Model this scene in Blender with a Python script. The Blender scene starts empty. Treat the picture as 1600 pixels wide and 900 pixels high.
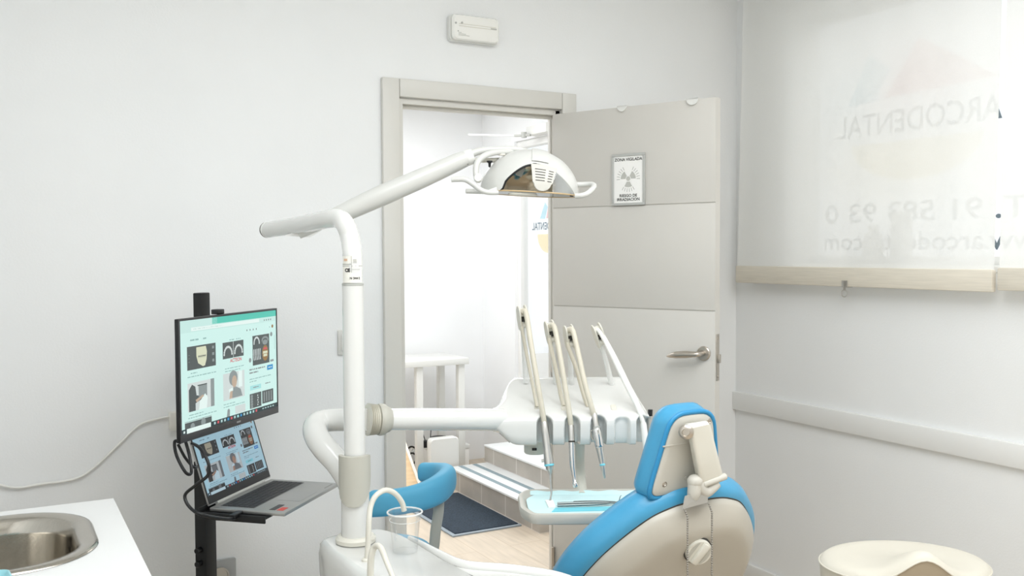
import bpy, bmesh, math, random
from mathutils import Vector, Matrix
random.seed(4)
scene = bpy.context.scene
COL = scene.collection
PI = math.pi

# ------------------------------------------------------------------ camera
F = 1479.0
CAM = Vector((0, 0, 1.5))
YAW, PITCH, ROLL = math.radians(-28.7), math.radians(-2.2), -0.005
ROT = Matrix.Rotation(YAW, 3, 'Z') @ Matrix.Rotation(PI/2 + PITCH, 3, 'X') @ Matrix.Rotation(ROLL, 3, 'Z')
cd = bpy.data.cameras.new('camera'); co = bpy.data.objects.new('camera', cd); COL.objects.link(co)
co.matrix_world = Matrix.Translation(CAM) @ ROT.to_4x4()
cd.sensor_width = 36; cd.lens = 36*F/1600; cd.clip_start = .05
scene.camera = co

def ray(px, py):
    return ROT @ Vector(((px-800)/F, (450-py)/F, -1))
def at(px, py, z):
    return CAM + ray(px, py)*z
def hit(px, py, o, n):
    d = ray(px, py); o = Vector(o); n = Vector(n)
    return CAM + d*((o-CAM).dot(n)/d.dot(n))
def onX(px, py, x): return hit(px, py, (x, 0, 0), (1, 0, 0))
def onY(px, py, y): return hit(px, py, (0, y, 0), (0, 1, 0))
def onZ(px, py, z): return hit(px, py, (0, 0, z), (0, 0, 1))
RT = Vector((math.cos(YAW), math.sin(YAW), 0))       # level axis across the view
FW = Vector((-math.sin(YAW), math.cos(YAW), 0))
UP = Vector((0, 0, 1))

def frame(o, x, y, z):
    x, y, z = Vector(x).normalized(), Vector(y).normalized(), Vector(z).normalized()
    m = Matrix((x, y, z)).transposed().to_4x4(); m.translation = Vector(o)
    return m
def frame_zx(o, z, x):
    z = Vector(z).normalized(); x = Vector(x); x = (x - z*x.dot(z)).normalized()
    return frame(o, x, z.cross(x), z)

# ------------------------------------------------------------------ materials
def lin(c):
    return tuple((v/12.92 if v <= .04045 else ((v+.055)/1.055)**2.4) for v in c)
def rgb(r, g, b): return lin((r/255, g/255, b/255))
MATS = {}
def mat(name, col, rough=.5, metal=0, noise=.03, nscale=8, bump=0, bscale=60, coat=0, trans=0, ior=1.45, emit=None, estr=0, alpha=1, spec=.5, stretch=None):
    m = bpy.data.materials.new(name); m.use_nodes = True
    nt = m.node_tree; b = nt.nodes['Principled BSDF']
    b.inputs['Base Color'].default_value = (*col, 1)
    b.inputs['Roughness'].default_value = rough
    b.inputs['Metallic'].default_value = metal
    b.inputs['Coat Weight'].default_value = coat
    b.inputs['Coat Roughness'].default_value = .08
    b.inputs['Transmission Weight'].default_value = trans
    b.inputs['IOR'].default_value = ior
    b.inputs['Alpha'].default_value = alpha
    b.inputs['Specular IOR Level'].default_value = spec
    if emit:
        b.inputs['Emission Color'].default_value = (*emit, 1); b.inputs['Emission Strength'].default_value = estr
    tc = nt.nodes.new('ShaderNodeTexCoord'); src = tc.outputs['Object']
    if stretch:
        mp = nt.nodes.new('ShaderNodeMapping'); mp.inputs['Scale'].default_value = stretch
        nt.links.new(src, mp.inputs['Vector']); src = mp.outputs['Vector']
    if noise:
        n = nt.nodes.new('ShaderNodeTexNoise'); n.inputs['Scale'].default_value = nscale; n.inputs['Detail'].default_value = 4
        nt.links.new(src, n.inputs['Vector'])
        r = nt.nodes.new('ShaderNodeValToRGB')
        r.color_ramp.elements[0].position = .3; r.color_ramp.elements[1].position = .7
        r.color_ramp.elements[0].color = (*[max(0, c*(1-noise)) for c in col], 1)
        r.color_ramp.elements[1].color = (*[min(1, c*(1+noise)) for c in col], 1)
        nt.links.new(n.outputs['Fac'], r.inputs['Fac']); nt.links.new(r.outputs['Color'], b.inputs['Base Color'])
    if bump:
        n2 = nt.nodes.new('ShaderNodeTexNoise'); n2.inputs['Scale'].default_value = bscale
        nt.links.new(src, n2.inputs['Vector'])
        bp = nt.nodes.new('ShaderNodeBump'); bp.inputs['Strength'].default_value = bump; bp.inputs['Distance'].default_value = .01
        nt.links.new(n2.outputs['Fac'], bp.inputs['Height']); nt.links.new(bp.outputs['Normal'], b.inputs['Normal'])
    MATS[name] = m
    return m
def flat(name, col, estr=1.0):
    """a lit screen pixel colour"""
    return mat(name, tuple(c*.05 for c in col), rough=.25, noise=0, emit=col, estr=estr)

WALL = mat('wall_paint', rgb(238, 239, 239), .75, noise=.012, nscale=3, bump=.05, bscale=140)
CEIL = mat('ceiling_paint', rgb(244, 245, 245), .8, noise=.01)
HALLW = mat('hall_paint', rgb(242, 243, 244), .75, noise=.012, nscale=3)
TRIM = mat('trim_paint', rgb(237, 237, 235), .45, noise=.012, nscale=5)
DOOR = mat('door_lacquer', rgb(206, 203, 197), .42, noise=.012, nscale=4)
CASING = mat('casing_lacquer', rgb(216, 214, 208), .42, noise=.012, nscale=4)
WHITEP = mat('white_plastic', rgb(226, 226, 222), .3, noise=.01, coat=.15)
WHITEG = mat('white_gloss', rgb(218, 218, 215), .16, noise=.008, coat=.5)
LAMPW = mat('lamp_white', rgb(206, 206, 202), .3, noise=.01, coat=.2)
VENTC = mat('vent_plastic', rgb(196, 194, 186), .4, noise=.01)
CREAMP = mat('cream_plastic', rgb(214, 211, 200), .38, noise=.02)
GREYP = mat('warm_grey_plastic', rgb(184, 182, 172), .45, noise=.02)
TUBEM = mat('cream_hose', rgb(206, 200, 184), .45, noise=.03, nscale=30)
TUBEW = mat('white_hose', rgb(232, 231, 226), .4, noise=.02, nscale=30)
GREYM = mat('grey_enamel', rgb(176, 177, 172), .4, noise=.02)
SILVER = mat('satin_steel', rgb(208, 206, 202), .33, metal=1, noise=.03, nscale=20)
CHROME = mat('chrome', rgb(222, 222, 222), .1, metal=1, noise=.01)
STEEL = mat('sink_steel', rgb(186, 181, 172), .13, metal=1, noise=.05, nscale=40, stretch=(1, 12, 1), bump=.03, bscale=200)
NICKEL = mat('nickel', rgb(196, 188, 178), .3, metal=1, noise=.03, nscale=25)
MIRR = mat('reflector_mirror', rgb(150, 140, 122), .12, metal=1, noise=.05, nscale=6)
BLACK = mat('black_powder', rgb(20, 21, 22), .5, noise=.08, nscale=30)
BLACKP = mat('black_plastic', rgb(26, 27, 29), .35, noise=.06, nscale=20)
BEZEL = mat('bezel_grey', rgb(62, 62, 64), .4, noise=.04, nscale=20)
DARK = mat('dark_slot', rgb(58, 56, 52), .6, noise=.03)
BLUE = mat('blue_vinyl', rgb(68, 151, 192), .36, noise=.035, nscale=9, bump=.09, bscale=32, coat=.12)
BLUED = mat('blue_piping', rgb(44, 136, 186), .36, noise=.04, nscale=9)
BLUES = mat('blue_moulded', rgb(92, 178, 216), .5, noise=.02, nscale=6)
SHELL = mat('beige_shell', rgb(184, 179, 168), .36, noise=.02, nscale=5, coat=.1)
PLATE = mat('headrest_plate', rgb(196, 193, 184), .4, noise=.02, nscale=6)
CREAMV = mat('cream_vinyl', rgb(214, 209, 196), .48, noise=.02, nscale=8, bump=.05, bscale=70)
SHADEV = mat('shaded_cream_vinyl', rgb(160, 146, 124), .55, noise=.04, nscale=8)  # cream vinyl darkened to paint in shade on the saddle stool
CYAN = mat('cyan_paper', rgb(206, 234, 236), .8, noise=.03, nscale=12, bump=.25, bscale=14)
CYAND = mat('cyan_edge', rgb(122, 206, 222), .7, noise=.03, nscale=12)
COUNTER = mat('counter_laminate', rgb(222, 223, 222), .35, noise=.01)
CABINET = mat('cabinet_front', rgb(232, 232, 229), .4, noise=.01)
LAPTOPM = mat('laptop_alloy', rgb(176, 176, 174), .35, metal=.7, noise=.02)
KEYS = mat('key_black', rgb(44, 44, 46), .5, noise=.05, nscale=40)
BLUECUP = mat('pale_blue_plastic', rgb(140, 192, 200), .45, noise=.03)
RUBBER = mat('mat_rubber', rgb(142, 152, 160), .6, noise=.05)
CARPET = mat('mat_carpet', rgb(46, 58, 70), .95, noise=.35, nscale=120, bump=.6, bscale=260)
STRIP = mat('grey_grip_strip', rgb(132, 148, 154), .8, noise=.1, nscale=80)
WOODL = mat('pale_wood', rgb(226, 196, 156), .5, noise=.1, nscale=7, stretch=(1, 1, 8))
WOODE = mat('board_edge', rgb(240, 232, 218), .5, noise=.03)
RED = mat('red_mark', rgb(214, 62, 48), .4, noise=.02)
INK = mat('black_ink', rgb(52, 50, 48), .6, noise=.05)
INKG = mat('grey_ink', rgb(190, 190, 184), .6, noise=.02)
INKM = mat('mid_grey_ink', rgb(150, 150, 145), .6, noise=.02)
PAPER = mat('white_paper', rgb(246, 245, 242), .6, noise=.01)
SIGNF = mat('sign_frame', rgb(188, 189, 186), .4, metal=.2, noise=.02)
SLATE = mat('slate_vinyl', rgb(112, 126, 136), .6, noise=.02)
BARM = mat('blind_bar', rgb(220, 213, 199), .6, noise=.06, nscale=6, stretch=(1, 1.2, 26))
PVC = mat('window_pvc', rgb(238, 238, 236), .4, noise=.01)
BOTTLE = mat('bottle_plastic', rgb(206, 204, 200), .5, noise=.03)
PINKT = mat('label_ochre', rgb(214, 178, 150), .6, noise=.03)
LABELM = mat('label_film', rgb(232, 230, 222), .5, noise=.02)
PORTG = mat('socket_grey', rgb(176, 178, 178), .35, noise=.02)

def tiles():
    m = mat('grey_tile', rgb(174, 168, 160), .4, noise=.12, nscale=5)
    nt = m.node_tree; b = nt.nodes['Principled BSDF']
    tc = nt.nodes['Texture Coordinate']
    mp = nt.nodes.new('ShaderNodeMapping'); mp.inputs['Rotation'].default_value = (0, 0, 0)
    sep = nt.nodes.new('ShaderNodeSeparateXYZ'); cmb = nt.nodes.new('ShaderNodeCombineXYZ')
    add = nt.nodes.new('ShaderNodeMath'); add.operation = 'ADD'
    nt.links.new(tc.outputs['Object'], sep.inputs[0])
    nt.links.new(sep.outputs['X'], add.inputs[0]); nt.links.new(sep.outputs['Y'], add.inputs[1])
    nt.links.new(add.outputs[0], cmb.inputs['X']); nt.links.new(sep.outputs['Z'], cmb.inputs['Y'])
    br = nt.nodes.new('ShaderNodeTexBrick'); br.inputs['Scale'].default_value = 1
    br.inputs['Brick Width'].default_value = .3; br.inputs['Row Height'].default_value = .6
    br.inputs['Mortar Size'].default_value = .004; br.offset = 0
    br.inputs['Mortar'].default_value = (*rgb(208, 204, 198), 1)
    nt.links.new(cmb.outputs[0], br.inputs['Vector'])
    old = b.inputs['Base Color'].links[0].from_socket
    nt.links.new(old, br.inputs['Color1']); nt.links.new(old, br.inputs['Color2'])
    nt.links.new(br.outputs['Color'], b.inputs['Base Color'])
    return m
TILE = tiles()
TREAD = mat('tread_tile', rgb(224, 226, 226), .35, noise=.03, nscale=6)

def planks():
    m = mat('wood_floor', rgb(200, 186, 168), .3, noise=.1, nscale=5, stretch=(9, 1, 1))
    nt = m.node_tree; b = nt.nodes['Principled BSDF']; tc = nt.nodes['Texture Coordinate']
    mp = nt.nodes.new('ShaderNodeMapping'); mp.inputs['Rotation'].default_value = (0, 0, PI/2)
    nt.links.new(tc.outputs['Object'], mp.inputs['Vector'])
    br = nt.nodes.new('ShaderNodeTexBrick'); br.inputs['Scale'].default_value = 1
    br.inputs['Brick Width'].default_value = 1.2; br.inputs['Row Height'].default_value = .19
    br.inputs['Mortar Size'].default_value = .0015; br.inputs['Mortar'].default_value = (*rgb(176, 156, 132), 1)
    nt.links.new(mp.outputs[0], br.inputs['Vector'])
    old = b.inputs['Base Color'].links[0].from_socket
    nt.links.new(old, br.inputs['Color1']); nt.links.new(old, br.inputs['Color2'])
    nt.links.new(br.outputs['Color'], b.inputs['Base Color'])
    return m
FLOOR = planks()

def clear(name, tint=(1, 1, 1), gloss=.06, gr=.03, white=0.0):
    """thin clear sheet: mostly see-through with a faint gloss"""
    m = bpy.data.materials.new(name); m.use_nodes = True; nt = m.node_tree
    nt.nodes.clear()
    out = nt.nodes.new('ShaderNodeOutputMaterial')
    t = nt.nodes.new('ShaderNodeBsdfTransparent'); t.inputs[0].default_value = (*tint, 1)
    g = nt.nodes.new('ShaderNodeBsdfGlossy'); g.inputs['Roughness'].default_value = gr
    lw = nt.nodes.new('ShaderNodeLayerWeight'); lw.inputs['Blend'].default_value = .25
    mul = nt.nodes.new('ShaderNodeMath'); mul.operation = 'MULTIPLY_ADD'; mul.inputs[1].default_value = .5; mul.inputs[2].default_value = gloss
    nt.links.new(lw.outputs['Facing'], mul.inputs[0])
    mx = nt.nodes.new('ShaderNodeMixShader')
    nt.links.new(mul.outputs[0], mx.inputs[0]); nt.links.new(t.outputs[0], mx.inputs[1]); nt.links.new(g.outputs[0], mx.inputs[2])
    last = mx
    if white:
        d = nt.nodes.new('ShaderNodeBsdfDiffuse'); d.inputs[0].default_value = (.9, .91, .9, 1)
        m2 = nt.nodes.new('ShaderNodeMixShader'); m2.inputs[0].default_value = white
        nt.links.new(mx.outputs[0], m2.inputs[1]); nt.links.new(d.outputs[0], m2.inputs[2]); last = m2
    nt.links.new(last.outputs[0], out.inputs[0])
    return m
GLASS = clear('window_glass', (.98, .99, .99), .03)
CUPM = clear('cup_plastic', (.985, .99, .99), .05, .08, .05)
CUPR = clear('cup_rim', (.98, .98, .98), .1, .15, .55)
SHIELD = clear('lamp_shield', (.93, .96, .95), .05, .05, .22)
BAGM = clear('clear_bag', (.96, .98, .98), .1, .15, .25)
VENTF = clear('frosted_rod', (.96, .96, .95), .08, .2, .5)

def blind_mat():
    m = bpy.data.materials.new('blind_fabric'); m.use_nodes = True; nt = m.node_tree; nt.nodes.clear()
    out = nt.nodes.new('ShaderNodeOutputMaterial')
    tc = nt.nodes.new('ShaderNodeTexCoord')
    n = nt.nodes.new('ShaderNodeTexNoise'); n.inputs['Scale'].default_value = 260
    nt.links.new(tc.outputs['Object'], n.inputs['Vector'])
    rp = nt.nodes.new('ShaderNodeValToRGB')
    rp.color_ramp.elements[0].color = (*rgb(240, 240, 237), 1); rp.color_ramp.elements[1].color = (*rgb(246, 246, 244), 1)
    nt.links.new(n.outputs['Fac'], rp.inputs['Fac'])
    d = nt.nodes.new('ShaderNodeBsdfDiffuse'); tl = nt.nodes.new('ShaderNodeBsdfTranslucent'); tp = nt.nodes.new('ShaderNodeBsdfTransparent')
    nt.links.new(rp.outputs[0], d.inputs[0]); nt.links.new(rp.outputs[0], tl.inputs[0])
    m1 = nt.nodes.new('ShaderNodeMixShader'); m1.inputs[0].default_value = .16
    m2 = nt.nodes.new('ShaderNodeMixShader'); m2.inputs[0].default_value = BLIND_OPEN
    nt.links.new(d.outputs[0], m1.inputs[1]); nt.links.new(tl.outputs[0], m1.inputs[2])
    nt.links.new(m1.outputs[0], m2.inputs[1]); nt.links.new(tp.outputs[0], m2.inputs[2])
    nt.links.new(m2.outputs[0], out.inputs[0])
    return m
BLIND_OPEN = .105
BLIND = blind_mat()

def film_mat(name, col, k=.45):
    m = bpy.data.materials.new(name); m.use_nodes = True; nt = m.node_tree; nt.nodes.clear()
    out = nt.nodes.new('ShaderNodeOutputMaterial'); d = nt.nodes.new('ShaderNodeBsdfDiffuse'); tp = nt.nodes.new('ShaderNodeBsdfTransparent')
    n = nt.nodes.new('ShaderNodeTexNoise'); n.inputs['Scale'].default_value = 9
    rp = nt.nodes.new('ShaderNodeValToRGB'); rp.color_ramp.elements[0].color = (*[c*.97 for c in col], 1); rp.color_ramp.elements[1].color = (*col, 1)
    nt.links.new(n.outputs['Fac'], rp.inputs['Fac']); nt.links.new(rp.outputs[0], d.inputs[0]); nt.links.new(rp.outputs[0], tp.inputs[0])
    mx = nt.nodes.new('ShaderNodeMixShader'); mx.inputs[0].default_value = 1-k
    nt.links.new(d.outputs[0], mx.inputs[1]); nt.links.new(tp.outputs[0], mx.inputs[2]); nt.links.new(mx.outputs[0], out.inputs[0])
    return m
VRED = film_mat('red_film', rgb(240, 206, 206), .2)
VBLU = film_mat('blue_film', rgb(206, 232, 240), .2)
VYEL = film_mat('yellow_film', rgb(248, 236, 206), .2)

# ------------------------------------------------------------------ mesh helpers
class MB:
    def __init__(s): s.bm = bmesh.new(); s.mi = 0
    def v(s, p): return s.bm.verts.new(Vector(p))
    def f(s, vs):
        try:
            fc = s.bm.faces.new(vs); fc.material_index = s.mi; return fc
        except ValueError: return None
    def merge(s, t):
        for fc in t.faces: fc.material_index = s.mi
        me = bpy.data.meshes.new('tmp'); t.to_mesh(me); t.free(); s.bm.from_mesh(me); bpy.data.meshes.remove(me)
    def box(s, c, size, M=None, bev=0, seg=2):
        """box centred at c (local to frame M)"""
        t = bmesh.new(); bmesh.ops.create_cube(t, size=1)
        for v in t.verts: v.co = Vector((v.co.x*size[0], v.co.y*size[1], v.co.z*size[2]))
        if bev: bmesh.ops.bevel(t, geom=t.edges[:], offset=bev, segments=seg, affect='EDGES', profile=.5)
        for v in t.verts:
            v.co = v.co + Vector(c)
            if M: v.co = M @ v.co
        s.merge(t); return s
    def span(s, a, b, bev=0, M=None, seg=2):
        a, b = Vector(a), Vector(b)
        return s.box((a+b)/2, [abs(x) for x in (b-a)], M, bev, seg)
    def bar(s, a, b, w, h, up=(0, 0, 1), bev=0):
        """box from a to b, w wide, h deep"""
        a, b = Vector(a), Vector(b); d = b-a
        z = d.normalized(); u = Vector(up); u = u - z*u.dot(z); u.normalize()
        return s.box((0, 0, d.length/2), (w, h, d.length), frame(a, u.cross(z), u, z), bev)
    def rings(s, rs, cap=True, closed=True):
        vr = [[s.v(p) for p in r] for r in rs]
        n = len(vr[0]); m = n if closed else n-1
        for a, b in zip(vr, vr[1:]):
            for i in range(m):
                j = (i+1) % n; s.f([a[i], a[j], b[j], b[i]])
        if cap and closed:
            s.f(vr[0][::-1]); s.f(vr[-1])
        return s
    def tube(s, pts, r, seg=14, smooth=0, cap=True, ell=None, up=None):
        pts = [Vector(p) for p in pts]
        rr = list(r) if isinstance(r, (list, tuple)) else [r]*len(pts)
        if smooth:
            P, R = [], []
            n = len(pts)
            for i in range(n-1):
                p0, p1, p2, p3 = pts[max(0, i-1)], pts[i], pts[i+1], pts[min(n-1, i+2)]
                for k in range(smooth):
                    t = k/smooth; t2 = t*t; t3 = t2*t
                    P.append(.5*((2*p1)+(p2-p0)*t+(2*p0-5*p1+4*p2-p3)*t2+(3*p1-p0-3*p2+p3)*t3))
                    R.append(rr[i]*(1-t)+rr[i+1]*t)
            P.append(pts[-1]); R.append(rr[-1]); pts, rr = P, R
        n = len(pts); rs = []
        tan = []
        for i in range(n):
            d = pts[min(n-1, i+1)]-pts[max(0, i-1)]; tan.append(d.normalized())
        u = Vector(up) if up else (Vector((0, 0, 1)) if abs(tan[0].z) < .9 else Vector((1, 0, 0)))
        for i in range(n):
            u = (u - tan[i]*u.dot(tan[i])).normalized(); w = tan[i].cross(u)
            a, b = ell if ell else (1, 1)
            rs.append([pts[i]+u*(math.cos(2*PI*k/seg)*rr[i]*a)+w*(math.sin(2*PI*k/seg)*rr[i]*b) for k in range(seg)])
        return s.rings(rs, cap)
    def lathe(s, M, prof, seg=32, cap=True):
        """prof (r, h) about the z axis of frame M"""
        rs = [[M @ Vector((r*math.cos(2*PI*k/seg), r*math.sin(2*PI*k/seg), h)) for k in range(seg)] for r, h in prof]
        return s.rings(rs, cap)
    def cyl(s, a, b, r, seg=24, bev=0):
        a, b = Vector(a), Vector(b); L = (b-a).length
        M = frame_zx(a, b-a, (1, 0, 0) if abs((b-a).normalized().x) < .9 else (0, 1, 0))
        if bev: return s.lathe(M, [(r-bev, 0), (r, bev), (r, L-bev), (r-bev, L)], seg)
        return s.lathe(M, [(r, 0), (r, L)], seg)
    def ball(s, c, r, M3=None, seg=20):
        t = bmesh.new(); bmesh.ops.create_uvsphere(t, u_segments=seg, v_segments=seg//2, radius=1)
        rr = r if isinstance(r, (tuple, list)) else (r, r, r)
        for v in t.verts:
            p = Vector((v.co.x*rr[0], v.co.y*rr[1], v.co.z*rr[2]))
            v.co = (M3 @ p if M3 else p) + Vector(c)
        s.merge(t); return s
    def prism(s, poly, M, h0, h1, bev=0):
        """2D polygon extruded along z of M"""
        if bev:
            c = sum((Vector(p) for p in poly), Vector((0, 0)))/len(poly)
            def ins(p, d):
                p = Vector(p); l = (p-c).length; return c+(p-c)*max(0, 1-d/l)
            lay = [(bev, h0), (0, h0+bev), (0, h1-bev), (bev, h1)]
            return s.rings([[M @ Vector((*ins(p, d), h)) for p in poly] for d, h in lay])
        return s.rings([[M @ Vector((p[0], p[1], h)) for p in poly] for h in (h0, h1)])
    def pillow(s, poly, M, layers):
        c = sum((Vector(p) for p in poly), Vector((0, 0)))/len(poly)
        def ins(p, d):
            p = Vector(p); l = (p-c).length; return c+(p-c)*max(.02, 1-d/l)
        return s.rings([[M @ Vector((*ins(p, d), h)) for p in poly] for d, h in layers])
    def quad(s, M, x0, y0, x1, y1, z=0):
        return s.f([s.v(M @ Vector(p)) for p in ((x0, y0, z), (x1, y0, z), (x1, y1, z), (x0, y1, z))])
    def poly(s, M, pts, z=0):
        return s.f([s.v(M @ Vector((p[0], p[1], z))) for p in pts])
    def text(s, M, txt, x, y, size, z=0, mirror=False, bold=0, align='LEFT', wide=1.0, fit=None):
        cu = bpy.data.curves.new('t', 'FONT'); cu.body = txt; cu.size = size; cu.offset = bold; cu.align_x = align
        cu.resolution_u = 3
        ob = bpy.data.objects.new('t', cu); COL.objects.link(ob)
        dg = bpy.context.evaluated_depsgraph_get()
        me = bpy.data.meshes.new_from_object(ob.evaluated_get(dg))
        bpy.data.objects.remove(ob); bpy.data.curves.remove(cu)
        t = bmesh.new(); t.from_mesh(me); bpy.data.meshes.remove(me)
        if fit:
            a = min(v.co.x for v in t.verts); b = max(v.co.x for v in t.verts); wide = fit/(b-a)
            for v in t.verts: v.co.x -= a
        for v in t.verts:
            px = v.co.x*wide
            v.co = M @ Vector((x+(-px if mirror else px), y+v.co.y, z))
        s.merge(t); return s
    def hexa(s, b, t):
        """eight corners: b four bottom, t four top (same order)"""
        vb = [s.v(p) for p in b]; vt = [s.v(p) for p in t]
        s.f(vb[::-1]); s.f(vt)
        for i in range(4):
            j = (i+1) % 4; s.f([vb[i], vb[j], vt[j], vt[i]])
        return s

def origin_of(o):
    p = Vector((0, 0, 0))
    while o is not None: p = p + o.location; o = o.parent
    return p
def obj(name, mb, mats, parent=None, sharp=40, label=None, loc=None, fix=True):
    me = bpy.data.meshes.new(name)
    bm = mb.bm
    if fix: bmesh.ops.recalc_face_normals(bm, faces=bm.faces)
    o = bpy.data.objects.new(name, me); COL.objects.link(o)
    if parent is not None: o.parent = parent
    if loc is not None: o.location = Vector(loc) - (origin_of(parent) if parent else Vector((0, 0, 0)))
    org = origin_of(o)
    for v in bm.verts: v.co = v.co - org
    bm.to_mesh(me); bm.free()
    for m in (mats if isinstance(mats, (list, tuple)) else [mats]): me.materials.append(m)
    for p in me.polygons: p.use_smooth = True
    me.set_sharp_from_angle(angle=math.radians(sharp))
    if label: o['label'] = label
    return o
def tag(o, label=None, cat=None, group=None, kind=None):
    if label: o['label'] = label
    if cat: o['category'] = cat
    if group: o['group'] = group
    if kind: o['kind'] = kind
    return o
def thing(name, loc, label, cat, group=None):
    o = bpy.data.objects.new(name, None); COL.objects.link(o); o.empty_display_size = .05
    o.location = Vector(loc)
    return tag(o, label, cat, group)
def struct(name, mb, mats, label=None, cat=None, **k):
    o = obj(name, mb, mats, **k); o['kind'] = 'structure'
    o['label'] = label or 'the ' + name.replace('_', ' '); o['category'] = cat or name.split('_')[0]
    return o
def lerp(a, b, t): return a+(b-a)*t
def sstep(a, b, x):
    t = max(0, min(1, (x-a)/(b-a))); return t*t*(3-2*t)
def rrect(hx, hy, r, n=8, cx=0, cy=0):
    out = []
    for qx, qy, a0 in ((1, 1, 0), (-1, 1, 90), (-1, -1, 180), (1, -1, 270)):
        for k in range(n+1):
            a = math.radians(a0+90*k/n); out.append((cx+qx*(hx-r)+r*math.cos(a), cy+qy*(hy-r)+r*math.sin(a)))
    return out
def smooth_poly(pts, n=6):
    """closed Catmull-Rom through 2D points"""
    out = []; m = len(pts)
    for i in range(m):
        p0, p1, p2, p3 = [Vector(pts[(i+k-1) % m]) for k in range(4)]
        for k in range(n):
            t = k/n; t2 = t*t; t3 = t2*t
            out.append(.5*((2*p1)+(p2-p0)*t+(2*p0-5*p1+4*p2-p3)*t2+(3*p1-p0-3*p2+p3)*t3))
    return out
# ================================================================== SETTING
BY, RX = 3.307, 2.98          # back wall face, right wall face
CH = 2.8
OL, OR, OT = 1.33, 2.037, 2.075     # door opening
LX, FY = -.42, -1.7
m = MB()
m.span((LX-.12, BY, 0), (OL, BY+.05, CH)); m.span((OR, BY, 0), (RX+.13, BY+.05, CH)); m.span((OL, BY, OT), (OR, BY+.05, CH))
struct('wall_back', m, WALL, 'white plastered wall with the doorway, behind the screen on the left', 'wall')
m = MB()
WY0, WY1, WZ0, WZ1 = .1, 3.0, 1.44, 2.5
m.span((RX, FY, 0), (RX+.14, BY, WZ0)); m.span((RX, FY, WZ1), (RX+.14, BY, CH))
m.span((RX, FY, WZ0), (RX+.14, WY0, WZ1)); m.span((RX, WY1, WZ0), (RX+.14, BY, WZ1))
struct('wall_right', m, WALL, 'white wall on the right with the blinds and the long rail', 'wall')
m = MB(); m.span((LX-.12, FY, 0), (LX, BY, CH)); struct('wall_left', m, WALL, 'white side wall behind the sink counter', 'wall')
m = MB(); m.span((LX-.12, FY-.12, 0), (RX+.14, FY, CH)); struct('wall_front', m, WALL, 'white wall behind the viewpoint', 'wall')
m = MB(); m.span((LX-.12, FY-.12, CH), (RX+.14, BY+.05, CH+.1)); struct('ceiling', m, CEIL, 'white ceiling of the treatment room', 'ceiling')
m = MB(); m.span((LX-.12, FY-.12, -.1), (3.2, 6.25, 0)); struct('floor', m, FLOOR, 'pale wooden floor running through the doorway', 'floor')
# hall beyond the doorway
m = MB(); m.span((.2, 6.1, 0), (3.2, 6.22, 2.7)); struct('wall_hall_far', m, HALLW, 'far white wall of the hall beyond the doorway', 'wall')
m = MB(); m.span((.2, BY+.05, 0), (.32, 6.1, 2.7)); struct('wall_hall_left', m, HALLW, 'white side wall of the hall, out of sight on the left', 'wall')
m = MB()
m.span((3.1, 5.62, 0), (3.2, 6.1, 2.7)); m.span((3.1, BY+.05, 2.24), (3.2, 5.62, 2.7)); m.span((3.1, BY+.05, 0), (3.2, 3.7, 2.24)); m.span((3.1, 3.7, 0), (3.2, 5.62, .244))
struct('wall_hall_right', m, HALLW, 'white hall wall with the bright glass entrance', 'wall')
m = MB(); m.span((.2, BY+.05, 2.5), (3.2, 6.1, 2.6)); struct('ceiling_hall', m, CEIL, 'white ceiling of the hall beyond the doorway', 'ceiling')
m = MB(); m.span((3.2, -4, -.1), (9, 12, 0)); struct('ground', m, mat('pavement', rgb(205, 203, 198), .8, noise=.05), 'pale pavement outside the entrance', 'ground')

# door casing
m = MB()
cw, ct = .067, .022
m.span((OL-cw, BY-ct, 0), (OL, BY, OT+cw), .004); m.span((OR, BY-ct, 0), (OR+cw, BY, OT+cw), .004)
m.span((OL+.001, BY-ct, OT), (OR-.001, BY-.0005, OT+cw), .004)
m.span((OL, BY-.001, 0), (OL+.02, BY+.055, OT-.004)); m.span((OR-.02, BY+.001, 0), (OR, BY+.055, OT-.004)); m.span((OL+.0005, BY+.001, OT-.022), (OR-.0005, BY+.055, OT-.001))
m.span((OL+.02, BY+.03, 0), (OL+.03, BY+.055, OT-.03), .002); m.span((OR-.026, BY+.035, 0), (OR-.02, BY+.055, OT-.03), .002); m.span((OL+.02, BY+.03, OT-.034), (OR-.02, BY+.055, OT-.022), .002)
struct('trim_1', m, CASING, 'pale grey casing and jamb around the doorway', 'trim')

# door leaf, swung into the room
H0 = Vector((1.991, 3.287, 0)); H1 = Vector((2.290, 2.652, 0))
AX = (H1-H0).normalized(); LW = (H1-H0).length
NR = Vector((AX.y, -AX.x, 0))
if NR.dot(CAM-H0) < 0: NR = -NR
DM = frame(H0, AX, UP, AX.cross(UP))
if DM.to_3x3().col[2].dot(NR) < 0: raise RuntimeError('door frame')
def dz(px, py):
    p = DM.inverted() @ hit(px, py, H0, NR); return p.x, p.y
DT = 2.052
g1 = dz(990, 321)[1]; g2 = dz(990, 482)[1]
m = MB()
m.span((0, .01, -.042), (LW, DT, -.004), 0, DM)
for a, b in ((.01, g2-.002), (g2+.002, g1-.002), (g1+.002, DT)): m.span((0, a, -.006), (LW, b, 0), .0016, DM)
leaf = struct('door_1', m, DOOR, 'pale grey door leaf standing open, with a warning sign', 'door')
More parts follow.
